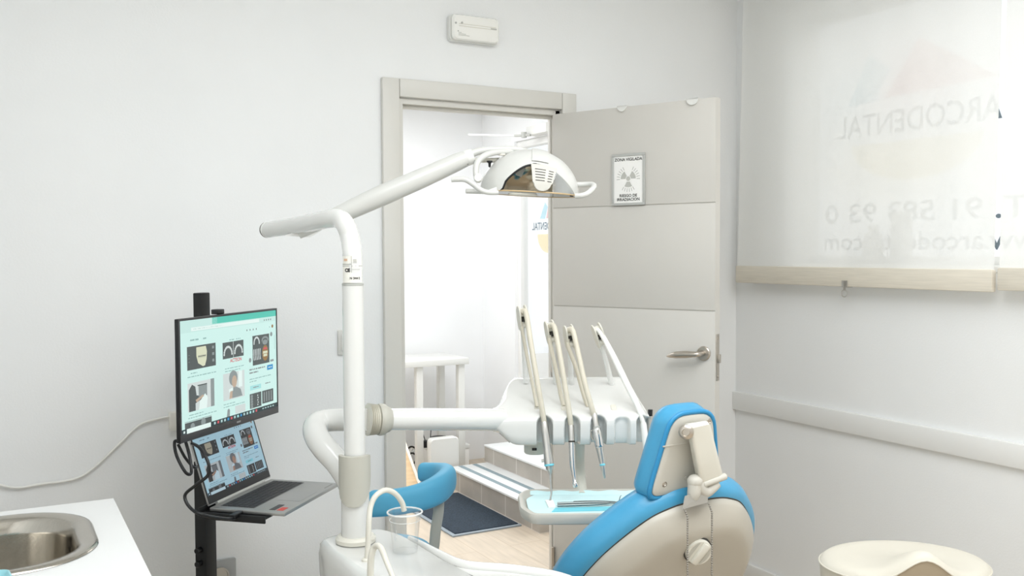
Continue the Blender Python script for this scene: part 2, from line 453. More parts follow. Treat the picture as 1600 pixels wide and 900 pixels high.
# handle
hx, hy = dz(1100, 552)
m = MB(); Mr = DM @ Matrix.Translation((hx, hy, 0))
m.lathe(Mr, [(.0005, 0), (.026, 0), (.026, .006), (.023, .009), (.012, .0095), (.012, .011), (.0005, .011)], 32)
ros = obj('handle', m, NICKEL, leaf, loc=Mr.translation, label='brushed nickel lever handle')
m = MB(); m.tube([Mr @ Vector(p) for p in ((0, 0, .009), (0, 0, .03), (-.004, .0, .045), (-.02, -.001, .05), (-.05, -.003, .05), (-.09, -.007, .05), (-.118, -.012, .05), (-.127, -.014, .05))], [.009, .009, .0095, .0105, .0135, .0125, .006, .001], 16, smooth=5)
obj('lever', m, NICKEL, ros)
# lock plate on the free edge
m = MB(); lx, ly = LW, dz(1124, 560)[1]
m.span((LW-.001, ly-.085, -.034), (LW+.003, ly+.085, -.012), .001, DM); m.span((LW, ly-.02, -.03), (LW+.012, ly+.012, -.016), .002, DM); m.cyl(DM @ Vector((LW, ly+.07, -.023)), DM @ Vector((LW+.005, ly+.07, -.023)), .004); m.cyl(DM @ Vector((LW, ly-.07, -.023)), DM @ Vector((LW+.005, ly-.07, -.023)), .004)
obj('lock_plate', m, NICKEL, leaf, label='nickel latch plate')
for px, py, r in ((973, 168, .021), (1083, 156, .024)):
    x, _ = dz(px, py); m = MB()
    pts = [(x+r*math.cos(a), DT+.003+r*math.sin(a)) for a in [PI+PI*k/20 for k in range(21)]]
    m.prism(pts, DM, -.001, .008)
    m.span((x-r, DT, -.05), (x+r, DT+.004, .008), 0, DM)
    obj('bumper', m, WHITEP, leaf, label='small white half round cap over the door top')
for z in (.25, 1.05, 1.84):
    m = MB(); m.cyl((H0.x-.006, H0.y+.0, z-.04), (H0.x-.006, H0.y+.0, z+.04), .007, 14, .002)
    obj('hinge', m, NICKEL, leaf)
# warning sign
sx0, sy0 = dz(957, 322); sx1, sy1 = dz(1009, 239)
sw, sh = sx1-sx0, (dz(983, 240)[1]-dz(983, 321)[1])
sc = DM @ Vector(((sx0+sx1)/2, (dz(983, 240)[1]+dz(983, 321)[1])/2, 0))
sg = thing('warning_sign', sc, 'framed radiation warning sign reading ZONA VIGILADA, on the open door', 'sign')
SM = DM.copy(); SM.translation = sc
m = MB(); bw = sw*.07
m.span((-sw/2, -sh/2, .0), (sw/2, -sh/2+bw, .009), .002, SM); m.span((-sw/2, sh/2-bw, .0), (sw/2, sh/2, .009), .002, SM)
m.span((-sw/2, -sh/2+bw, .0), (-sw/2+bw, sh/2-bw, .009), .002, SM); m.span((sw/2-bw, -sh/2+bw, .0), (sw/2, sh/2-bw, .009), .002, SM)
obj('frame', m, SIGNF, sg)
m = MB(); m.span((-sw/2+bw*.5, -sh/2+bw*.5, .001), (sw/2-bw*.5, sh/2-bw*.5, .005), 0, SM)
pan = obj('panel', m, PAPER, sg)
m = MB(); e = .0056
m.text(SM, 'ZONA VIGILADA', 0, sh*.362, sw*.108, e, bold=sw*.0026, align='CENTER')
m.text(SM, 'RIESGO DE', 0, -sh*.335, sw*.108, e, bold=sw*.0026, align='CENTER')
m.text(SM, 'IRRADIACION', 0, -sh*.41, sw*.108, e, bold=sw*.0026, align='CENTER')
obj('lettering', m, INK, pan, label='black capital lettering')
m = MB(); cy = .015*sh; u = sw*.225
m.mi = 0
m.poly(SM, [(u*.27*math.cos(2*PI*k/24), cy+u*.27*math.sin(2*PI*k/24)) for k in range(24)], e)
for a0 in (30, 150, 270):
    arc = [math.radians(a0-30+60*k/10) for k in range(11)]
    m.poly(SM, [(u*.36*math.cos(a), cy+u*.36*math.sin(a)) for a in arc[::-1]]+[(u*math.cos(a), cy+u*math.sin(a)) for a in arc], e)
m.mi = 1
for a0 in (30, 150, 270):
    for k in range(6):
        a = math.radians(a0-32+64*k/5); dv = Vector((math.cos(a), math.sin(a))); nv = Vector((-dv.y, dv.x))*u*.025
        for r0, r1 in ((1.12, 1.55),):
            p, q = dv*u*r0+Vector((0, cy)), dv*u*r1+Vector((0, cy))
            m.poly(SM, [p-nv, p+nv, q+nv, q-nv], e)
obj('trefoil', m, [INKG, INKM], pan, label='grey radiation trefoil with rays')

# baseboards, chair rail
m = MB(); m.span((OR+cw, BY-.014, 0), (RX, BY, .08), .003); m.span((LX, BY-.014, 0), (OL-cw, BY, .08), .003)
struct('baseboard_back', m, TRIM, 'white baseboard along the doorway wall', 'baseboard')
m = MB(); m.span((RX-.014, FY, 0), (RX, BY-.014, .08), .003); struct('baseboard_right', m, TRIM, 'white baseboard along the wall under the window', 'baseboard')
m = MB(); m.span((RX-.02, FY, .772), (RX, BY, .855), .004); struct('trim_2', m, TRIM, 'white wooden chair rail running along the right wall', 'trim')

# window: frame, glass, film lettering
w = MB()
gx = RX+.12
w.span((gx-.03, WY0, WZ0), (gx+.03, WY0+.06, WZ1), .004); w.span((gx-.03, WY1-.05, WZ0), (gx+.03, WY1, WZ1), .004)
w.span((gx-.03, WY0+.06, WZ1-.05), (gx+.03, WY1-.05, WZ1), .004); w.span((gx-.03, WY0+.06, WZ0), (gx+.03, WY1-.05, WZ0+.035), .004)
win = struct('window_1', w, PVC, 'wide white framed window behind the blinds', 'window')
m = MB(); m.span((gx-.004, WY0+.055, WZ0+.03), (gx+.004, WY1-.045, WZ1-.045)); pane = obj('pane', m, GLASS, win)
# film: axes seen from inside: x = towards the viewer's right (-Y), mirrored lettering
def film(parent, o, H, txts, tag_=''):
    M = frame(o, (0, -1, 0), (0, 0, 1), (-1, 0, 0))
    m = MB(); m.poly(M, [(-.36*H, .17*H), (-.14*H, .16*H), (-.02*H, .42*H), (-.13*H, .53*H)]); obj('blue_peak', m, VBLU, parent, fix=False)
    m = MB(); m.poly(M, [(-.08*H, .17*H), (.5*H, .2*H), (.08*H, .72*H)]); obj('red_peak', m, VRED, parent, fix=False)
    m = MB(); m.poly(M, [(.47*H*math.cos(a), -.18*H+.42*H*math.sin(a)) for a in [PI+PI*k/28 for k in range(29)]]); obj('yellow_bowl', m, VYEL, parent, fix=False)
    m = MB()
    for t, x, y, s, b, al, wd in txts: m.text(M, t, x, y, s, 0, True, b, al, wd)
    obj('lettering', m, SLATE, parent, label='mirrored shop lettering', fix=False)
GX = gx-.006
def gp(px, py): p = onX(px, py, GX); return (-p.y, p.z)
GM = frame((GX, 0, 0), (0, -1, 0), (0, 0, 1), (-1, 0, 0))
m = MB(); m.poly(GM, [gp(1325, 168), gp(1357, 88), gp(1392, 106), gp(1366, 160)]); obj('blue_peak', m, VBLU, pane, fix=False)
m = MB(); m.poly(GM, [gp(1383, 153), gp(1436, 58), gp(1560, 118)]); obj('red_peak', m, VRED, pane, fix=False)
bl, br, bb = gp(1330, 230), gp(1537, 203), gp(1425, 280)
by0 = (bl[1]+br[1])/2; bxc = (bl[0]+br[0])/2
m = MB(); m.poly(GM, [(bxc+(br[0]-bl[0])/2*math.cos(t), by0+(by0-bb[1])*math.sin(t)) for t in [PI+PI*k/28 for k in range(29)]]); obj('yellow_bowl', m, VYEL, pane, fix=False)
for txt, pa, pb, sz in (('ARCODENTAL', (1566, 182), (1308, 220), .125), ('T. 91 583 93 0', (1606, 340), (1290, 348), .11), ('www.arcodental.com', (1660, 388), (1288, 391), .1)):
    a, b = gp(*pa), gp(*pb); mid_ = gp((pa[0]+pb[0])/2, (pa[1]+pb[1])/2)
    m = MB(); m.text(GM, txt, a[0], mid_[1], sz, 0, True, .0015, 'LEFT', 1, fit=a[0]-b[0])
    obj('lettering', m, SLATE, pane, label='mirrored shop lettering reading %s' % txt, fix=False)
m = MB(); m.span((RX-.005, WY0-.03, WZ0-.02), (gx-.03, WY1-.0, WZ0+.004), .003); struct('trim_3', m, TRIM, 'white window sill behind the blinds', 'trim')

# glass entrance with film, closer
m = MB(); ex = 3.15
m.span((ex-.03, 5.575, .244), (ex+.03, 5.62, 2.24), .004); m.span((ex-.03, 3.7, .244), (ex+.03, 3.745, 2.24), .004); m.span((ex-.03, 3.745, 2.195), (ex+.03, 5.575, 2.24), .004); m.span((ex-.03, 3.745, .244), (ex+.03, 5.575, .30), .004)
d2 = struct('door_2', m, PVC, 'bright glass entrance door up the steps', 'door')
m = MB(); m.span((ex-.005, 3.74, .295), (ex+.005, 5.58, 2.2)); p2 = obj('pane', m, GLASS, d2)
lc = onX(856.5, 353, ex-.008)
film(p2, lc, .29, [('ARCODENTAL', 0, -.022, .068, .0008, 'CENTER', .92)])
ca = onX(829, 203, 3.02)
cl = thing('door_closer', (3.1, ca.y, ca.z), 'small dark jointed closer mechanism above the glass entrance', 'door closer')
m = MB(); m.span((3.03, ca.y-.17, ca.z-.03), (3.1, ca.y+.08, ca.z+.03), .008); obj('body', m, WHITEP, cl)
m = MB(); m.bar((3.03, ca.y+.02, ca.z-.03), (2.96, ca.y+.1, ca.z-.03), .03, .012); m.cyl((3.0, ca.y+.05, ca.z-.045), (3.0, ca.y+.05, ca.z-.01), .018); obj('knuckle', m, GREYM, cl)
m = MB(); m.bar((2.96, ca.y+.1, ca.z-.03), (2.74, ca.y+.32, ca.z-.01), .025, .01); obj('arm', m, WHITEP, cl)

# steps
s1 = thing('step', (2.65, 4.85, 0), 'lower grey tiled step with pale tread and two grip strips', 'step', 'entrance steps')
m = MB(); m.span((2.515, 4.30, 0), (3.1, 5.42, .124)); obj('riser', m, TILE, s1)
m = MB(); m.span((2.505, 4.30, .124), (3.1, 5.42, .137), .002); obj('tread', m, TREAD, s1)
for x in (2.565, 2.665):
    m = MB(); m.span((x, 4.31, .137), (x+.03, 5.41, .1385)); obj('grip_strip', m, STRIP, s1)
s2 = thing('step', (2.95, 4.85, .137), 'upper grey tiled step with pale top in front of the glass entrance', 'step', 'entrance steps')
m = MB(); m.span((2.775, 4.30, .138), (3.1, 5.45, .236)); obj('riser', m, TILE, s2)
m = MB(); m.span((2.768, 4.30, .236), (3.1, 5.45, .248), .002); obj('tread', m, TREAD, s2)

# door mat
mt = thing('door_mat', (2.29, 4.85, 0), 'dark blue grey door mat with rubber edge at the foot of the steps', 'mat')
m = MB(); m.prism([(2.085, 4.47), (2.5, 4.47), (2.5, 5.27), (2.085, 5.27)], Matrix.Identity(4), 0.0005, .008); obj('border', m, RUBBER, mt)
m = MB(); m.span((2.108, 4.493, .007), (2.49, 5.26, .013), .002); obj('carpet', m, CARPET, mt)

# table, equipment in the hall
ty0, ty1 = 5.62, 5.98
tb = thing('table', (2.2, 5.8, 0), 'plain white table on square legs against the far hall wall', 'table')
xa, xb = onY(652, 700, ty0).x, onY(726, 700, ty0).x
m = MB(); m.span((xa-.35, ty0-.02, .76), (xb+.03, ty1+.02, .80), .003); obj('tabletop', m, WHITEP, tb)
for x in (xa, xb-.04):
    for y in (ty0, ty1-.045):
        m = MB(); m.span((x, y, 0), (x+.045, y+.045, .76), .002); obj('leg', m, WHITEP, tb)
rp = onY(692, 683, 5.5); 
rt = thing('router', (rp.x, 5.5, 0), 'upright white rounded router box standing on the hall floor', 'router')
m = MB(); RM = frame((rp.x, 5.5, rp.z/2), (1, 0, 0), (0, 0, 1), (0, -1, 0))
m.prism(rrect(.1, rp.z/2, .028), RM, -.03, .03, .006); rb = obj('body', m, WHITEP, rt)
m = MB()
for k in (-1, 0, 1): m.span((k*.014-.004, -rp.z/2+.115, .0305), (k*.014+.004, -rp.z/2+.12, .031), 0, RM)
obj('status_lights', m, INKM, rt)
bx = onY(702, 692, 5.75)
wb = thing('storage_box', (bx.x-.03, 5.75, 0), 'low white box under the table, behind the upright router', 'box')
m = MB(); m.span((bx.x-.17, 5.65, 0), (bx.x+.1, 5.85, bx.z-.03), .006); obj('body', m, PAPER, wb)
m = MB(); m.span((bx.x-.175, 5.645, bx.z-.03), (bx.x+.105, 5.855, bx.z), .006); obj('lid', m, WHITEP, wb)
q = onY(686, 692, 5.72); zb = bx.z
md = thing('modem', (q.x, 5.72, zb), 'black rounded modem with red marks lying on the white box', 'modem')
m = MB(); m.lathe(frame((q.x, 5.72, zb), (1, 0, 0), (0, 1, 0), (0, 0, 1)), [(.001, 0), (.06, 0), (.066, .01), (.066, .045), (.055, .055), (.001, .056)], 28); obj('body', m, BLACKP, md)
m = MB(); m.box((q.x-.005, 5.72-.066, zb+.028), (.022, .006, .018), None, .003); obj('red_mark', m, RED, md)
m = MB(); m.box((q.x+.062, 5.70, zb+.03), (.008, .03, .03), None, .003); obj('red_mark', m, RED, md)
q2 = onY(668, 694, 5.70)
ad = thing('aerial_box', (q2.x, 5.70, zb), 'small black box with two thin aerials, left of the round modem', 'aerial')
m = MB(); m.box((q2.x, 5.70, zb+.022), (.07, .05, .044), None, .005); obj('body', m, BLACKP, ad)
for dx, tx in ((-.015, -.055), (.02, .04)):
    m = MB(); m.tube([(q2.x+dx, 5.70, zb+.04), (q2.x+tx, 5.72, zb+.18)], .003, 8); obj('aerial', m, BLACKP, ad)
# cables
def squiggle(c, sx, sy, sz, n, seed):
    rnd = random.Random(seed); out = []
    for k in range(n):
        a = 2*PI*k/5.3+rnd.random()*.6; rr = .6+.4*rnd.random()
        out.append((c[0]+sx*rr*math.cos(a), c[1]+sy*(rnd.random()-.5)*2, max(.012, c[2]+sz*rr*math.sin(a))))
    return out
def loops(y, pts, r, mm, lb):
    m = MB(); m.tube([onY(px, py, y+.02*math.sin(i*1.9)) for i, (px, py) in enumerate(pts)], r, 8, smooth=6)
    tag(obj('cable_bundle', m, mm), lb, 'cables')
loops(5.78, ((634, 716), (636, 704), (642, 698), (649, 701), (651, 712), (647, 724), (639, 727), (636, 718), (643, 708), (653, 714), (655, 724), (648, 728)), .0062, BLACK, 'tangle of black cables on the hall floor left of the router')
loops(5.88, ((636, 722), (640, 708), (648, 697), (655, 701), (654, 713), (646, 721), (641, 712), (650, 703), (657, 712), (652, 725), (643, 726)), .0055, WHITEP, 'tangle of white cables looped among the black ones on the hall floor')
loops(5.97, ((650, 722), (653, 706), (659, 698), (664, 704), (662, 716), (655, 722), (660, 708), (666, 712)), .006, BLACK, 'black cables hanging behind the table leg, beside the router')
# leaning board
b0, b1 = onY(651, 752, 5.32), onY(628, 688, 5.5)
m = MB(); m.mi = 0
b0 = b0+(b0-b1)*((b0.z-.004)/(b1.z-b0.z))
w_ = .13
m.hexa([b0+Vector((-w_, 0, 0)), b0, b0+Vector((0, .02, 0)), b0+Vector((-w_, .02, 0))], [b1+Vector((-w_, 0, 0)), b1, b1+Vector((0, .02, 0)), b1+Vector((-w_, .02, 0))])
lb = thing('leaning_board', b0, 'pale wooden board leaning inside the doorway beside the cables', 'board')
obj('face', m, WOODL, lb)
m = MB(); m.bar(b0+Vector((.008, 0, 0)), b1+Vector((.008, 0, 0)), .018, .026, (0, 1, 0), .002); obj('edge_strip', m, WOODE, lb)

# ------------------------------------------------------------------ wall fittings
p = onY(736, 49, BY)
el = thing('emergency_light', (p.x, BY, p.z), 'white boxy emergency light high on the wall above the doorway', 'emergency light')
EM = frame((p.x, BY, p.z), (1, 0, 0), (0, 0, 1), (0, -1, 0))
ew = onY(775, 52, BY-.03).x-onY(699, 46, BY-.03).x
m = MB(); m.prism(rrect(ew/2, .05, .016), EM, .001, .028, .003); obj('back_box', m, WHITEP, el)
m = MB(); m.prism(rrect(ew/2-.004, .048, .018), EM, .028, .048, .008); df = obj('diffuser', m, mat('diffuser', rgb(242, 241, 236), .2, noise=.01, coat=.4), el)
m = MB()
for y in (.012, .004): m.span((-ew/2+.03, y-.0012, .0478), (ew/2-.02, y+.0012, .0488), 0, EM)
obj('groove', m, CREAMP, df)
m = MB()
m.box((-ew/2+.026, -.016, .0485), (.004, .004, .001), EM)
for k, ln in enumerate((.012, .03, .045)): m.box((-ew/2+.028+ln/2, -.021-.005*k, .0485), (ln, .0018, .001), EM)
m.box((ew/2-.03, .006, .0485), (.025, .006, .001), EM)
obj('print', m, INKG, df, label='small grey print')
m = MB()
for x, y in ((-ew/2+.016, .013), (-ew/2+.042, .016)): m.cyl(EM @ Vector((x, y, .046)), EM @ Vector((x, y, .05)), .004, 14)
obj('indicator', m, GREYM, df)

p = onY(532, 535, BY)
sw_ = thing('light_switch', (p.x+.02, BY, p.z), 'flat pale light switch on the wall left of the door casing', 'light switch')
m = MB(); m.span((p.x-.012, BY-.010, p.z-.045), (p.x+.072, BY, p.z+.045), .003); obj('plate', m, mat('switch_plate', rgb(214, 213, 208), .4, noise=.01), sw_)
m = MB(); m.span((p.x+.0, BY-.015, p.z-.03), (p.x+.06, BY-.009, p.z+.03), .003); obj('rocker', m, WHITEP, sw_)

p = onY(345, 893, BY)
so = thing('wall_socket', (p.x, BY, p.z), 'grey framed double socket low on the wall behind the stand', 'socket')
QM = frame((p.x, BY, p.z), (1, 0, 0), (0, 0, 1), (0, -1, 0))
m = MB(); m.prism(rrect(.05, .045, .008), QM, .0005, .01, .002); obj('plate', m, PORTG, so)
m = MB(); m.lathe(QM @ Matrix.Translation((-.005, -.012, 0)), [(.03, .01), (.031, .016), (.026, .016), (.025, .0105), (.001, .0105)], 28); obj('outlet', m, SILVER, so)

p = onY(273, 656, BY)
jb = thing('junction_box', (p.x, BY, p.z), 'small pale box on the wall behind the left edge of the monitor', 'box')
m = MB(); m.span((p.x-.02, BY-.03, p.z-.032), (p.x+.05, BY, p.z+.03), .004); obj('cover', m, LABELM, jb)
pts = [onY(x, y, BY-.012) for x, y in ((-60, 742), (0, 758), (30, 762), (60, 757), (118, 748), (150, 728), (188, 692), (218, 664), (245, 655), (266, 651))]
m = MB(); m.tube(pts, .0042, 10, smooth=6)
tag(obj('wall_cable', m, TUBEW), 'thin white cable running loosely along the wall above the sink counter', 'cable')

# ------------------------------------------------------------------ blinds
bxp = RX-.06
def blind(y0, y1, zb, label):
    t = thing('roller_blind', (bxp, (y0+y1)/2, zb), label, 'blind', 'white roller blinds')
    m = MB(); n = 24
    zt = 2.73
    rows = [[m.v((bxp+.012*(1-j/6)*0+.0025*math.sin(i*1.7)+.03*(j/6), lerp(y0, y1, i/n), lerp(zb+.07, zt, j/6))) for i in range(n+1)] for j in range(7)]
    for a, b in zip(rows, rows[1:]):
        for i in range(n): m.f([a[i], a[i+1], b[i+1], b[i]])
    obj('fabric', m, BLIND, t, fix=False)
    m = MB(); m.span((bxp-.012, y0, zb), (bxp+.012, y1, zb+.075), .005); obj('bottom_bar', m, BARM, t)
    m = MB(); m.cyl((RX-.05, y0, zt+.012), (RX-.05, y1, zt+.012), .022, 20); obj('roller', m, WHITEP, t)
    for y in (y0-.004, y1+.0):
        m = MB(); m.span((RX-.085, y, zt-.02), (RX, y+.004, zt+.045)); obj('bracket', m, WHITEP, t)
    return t
yb = onX(1152, 440, bxp).y; yg = onX(1553, 440, bxp).y; yg2 = onX(1561, 440, bxp).y
blind(yg, min(yb, BY-.03), 1.357, 'wide translucent white roller blind with the shop logo showing through')
blind(.55, yg2, 1.364, 'second translucent white roller blind, cut off by the right edge')
q = onX(1320, 449, bxp-.012)
bc = thing('binder_clip', (q.x, q.y, q.z), 'small steel clip hanging from the bottom bar of the wide blind', 'clip')
m = MB(); CM = frame((bxp-.0125, q.y, 1.357), (0, -1, 0), (0, 0, 1), (-1, 0, 0))
m.span((-.014, -.002, 0), (.014, .024, .003), .001, CM); m.span((-.014, -.003, -.028), (.014, .0, .003), .0008, CM); m.span((-.006, -.012, 0), (.006, .002, .004), .001, CM); obj('jaw', m, SILVER, bc)
m = MB(); m.tube([CM @ Vector((.014*math.cos(a), -.026+.014*math.sin(a), .002)) for a in [2*PI*k/24 for k in range(25)]], .0022, 8); obj('ring', m, SILVER, bc)
# things on the sill behind the blind
q = onX(1364, 415, 3.04); 
bo = thing('bottle', (3.04, q.y, WZ0+.004), 'round shouldered bottle on the sill, a soft shadow through the blind', 'bottle')
m = MB(); BM_ = frame((3.04, q.y, WZ0+.004), (1, 0, 0), (0, 1, 0), (0, 0, 1))
m.lathe(BM_, [(.001, 0), (.038, 0), (.041, .01), (.041, .08), (.034, .115), (.016, .13), (.001, .131)], 24); obj('body', m, BOTTLE, bo)
m = MB(); m.lathe(BM_, [(.001, .13), (.02, .13), (.02, .155), (.001, .156)], 20); obj('cap', m, BOTTLE, bo)
q = onX(1408, 415, 3.04)
bo = thing('canister', (3.04, q.y, WZ0+.004), 'tall straight canister on the sill, right of the bottle behind the blind', 'canister')
m = MB(); BM_ = frame((3.04, q.y, WZ0+.004), (1, 0, 0), (0, 1, 0), (0, 0, 1))
m.lathe(BM_, [(.001, 0), (.036, 0), (.038, .006), (.038, .175), (.001, .176)], 24); obj('body', m, BOTTLE, bo)
m = MB(); m.lathe(BM_, [(.001, .176), (.034, .176), (.034, .195), (.03, .2), (.001, .2)], 24); obj('lid', m, BOTTLE, bo)
# ================================================================== SINK COUNTER
CX0, CX1, CY0, CY1, CZ = LX+.01, .245, .35, 2.49, .9
SC = Vector((-.045, 2.205)); SHX, SHY, SRR = .225, .225, .16
wt = thing('worktop', ((CX0+CX1)/2, 1.4, CZ), 'white laminate worktop with the round cornered steel sink cut into it', 'worktop')
m = MB(); inner = [Vector(p)+SC for p in rrect(SHX-.02, SHY-.02, SRR-.02, 10)]
angs = [math.atan2(p.y-SC.y, p.x-SC.x) for p in inner]
outer = []
for p in inner:
    d = p-SC; ts = []
    if d.x > 1e-9: ts.append((CX1-SC.x)/d.x)
    if d.x < -1e-9: ts.append((CX0-SC.x)/d.x)
    if d.y > 1e-9: ts.append((CY1-SC.y)/d.y)
    if d.y < -1e-9: ts.append((CY0-SC.y)/d.y)
    outer.append(SC+d*min(ts))
for c in ((CX0, CY0), (CX1, CY0), (CX1, CY1), (CX0, CY1)):
    i = min(range(len(outer)), key=lambda i: abs(((math.atan2(c[1]-SC.y, c[0]-SC.x)-math.atan2(outer[i].y-SC.y, outer[i].x-SC.x)+PI) % (2*PI))-PI))
    outer[i] = Vector(c)
m.rings([[(*p, CZ-.03) for p in inner], [(*p, CZ) for p in inner], [(*p, CZ) for p in outer], [(*p, CZ-.03) for p in outer]], cap=False)
n = len(inner)
bi = [m.v((*p, CZ-.03)) for p in inner]; bo_ = [m.v((*p, CZ-.03)) for p in outer]
for i in range(n): j = (i+1) % n; m.f([bi[i], bi[j], bo_[j], bo_[i]])
obj('board', m, COUNTER, wt)
cb = thing('sink_cabinet', ((CX0+CX1)/2, 1.4, 0), 'white cabinet carrying the sink worktop', 'cabinet')
m = MB()
m.span((CX0, CY1-.04, .08), (CX1-.03, CY1-.02, CZ-.03)); m.span((CX0, CY0+.02, .08), (CX1-.03, CY0+.04, CZ-.03)); m.span((CX0, CY0+.04, .08), (CX1-.03, CY1-.04, .1)); m.span((CX0, CY0+.04, 0), (CX1-.08, CY1-.06, .08))
obj('carcass', m, CABINET, cb)
for k in range(4):
    y0 = CY0+.03+k*(CY1-CY0-.06)/4
    m = MB(); m.span((CX1-.03, y0+.002, .09), (CX1-.012, y0+(CY1-CY0-.06)/4-.002, CZ-.036), .002); d = obj('door', m, CABINET, cb)
    m = MB(); m.tube([(CX1-.012, y0+.07, .78), (CX1+.012, y0+.07, .78), (CX1+.012, y0+.2, .78), (CX1-.012, y0+.2, .78)], .005, 10); obj('handle', m, SILVER, d)
sk = thing('sink', (SC.x, SC.y, CZ-.16), 'stainless steel sink with rounded corners set into the white worktop', 'sink')
m = MB(); I4 = Matrix.Identity(4); lay = [(0, .001), (.004, .006), (.012, .007), (.03, .004), (.04, -.004), (.046, -.03), (.052, -.12), (.062, -.145), (.09, -.155), (.16, -.158)]
m.rings([[(SC.x+x, SC.y+y, CZ+h) for x, y in rrect(SHX-d, SHY-d, max(.03, SRR-d*.8), 10)] for d, h in lay], cap=False)
last = [m.v((SC.x+x, SC.y+y, CZ-.158)) for x, y in rrect(SHX-.16, SHY-.16, .03, 10)]; m.f(last)
obj('basin', m, STEEL, sk, sharp=60)
m = MB(); m.lathe(frame((SC.x, SC.y, CZ-.158), (1, 0, 0), (0, 1, 0), (0, 0, 1)), [(.04, 0), (.038, .004), (.03, .003), (.028, -.0005), (.001, -.0005)], 28); obj('drain', m, CHROME, sk)
# pale blue tray at the left corner of the sink
q = onZ(24, 884, .97)
tr = thing('plastic_tray', (q.x-.12, q.y-.1, CZ), 'pale blue plastic tray edge in the bottom left corner over the sink', 'tray')
m = MB(); TZ = .955
M_ = frame((q.x-.13, q.y-.12, TZ), (1, 0, 0), (0, 1, 0), (0, 0, 1)) @ Matrix.Rotation(.1, 4, 'Z')
m.rings([[M_ @ Vector((x*k, y*k, h)) for x, y in rrect(.13, .12, .015, 5)] for k, h in ((.9, -.045), (1, 0), (1.02, .003), (1.0, .004), (.97, 0), (.88, -.041))])
obj('body', m, BLUECUP, tr)
tr.location.z = .905; 

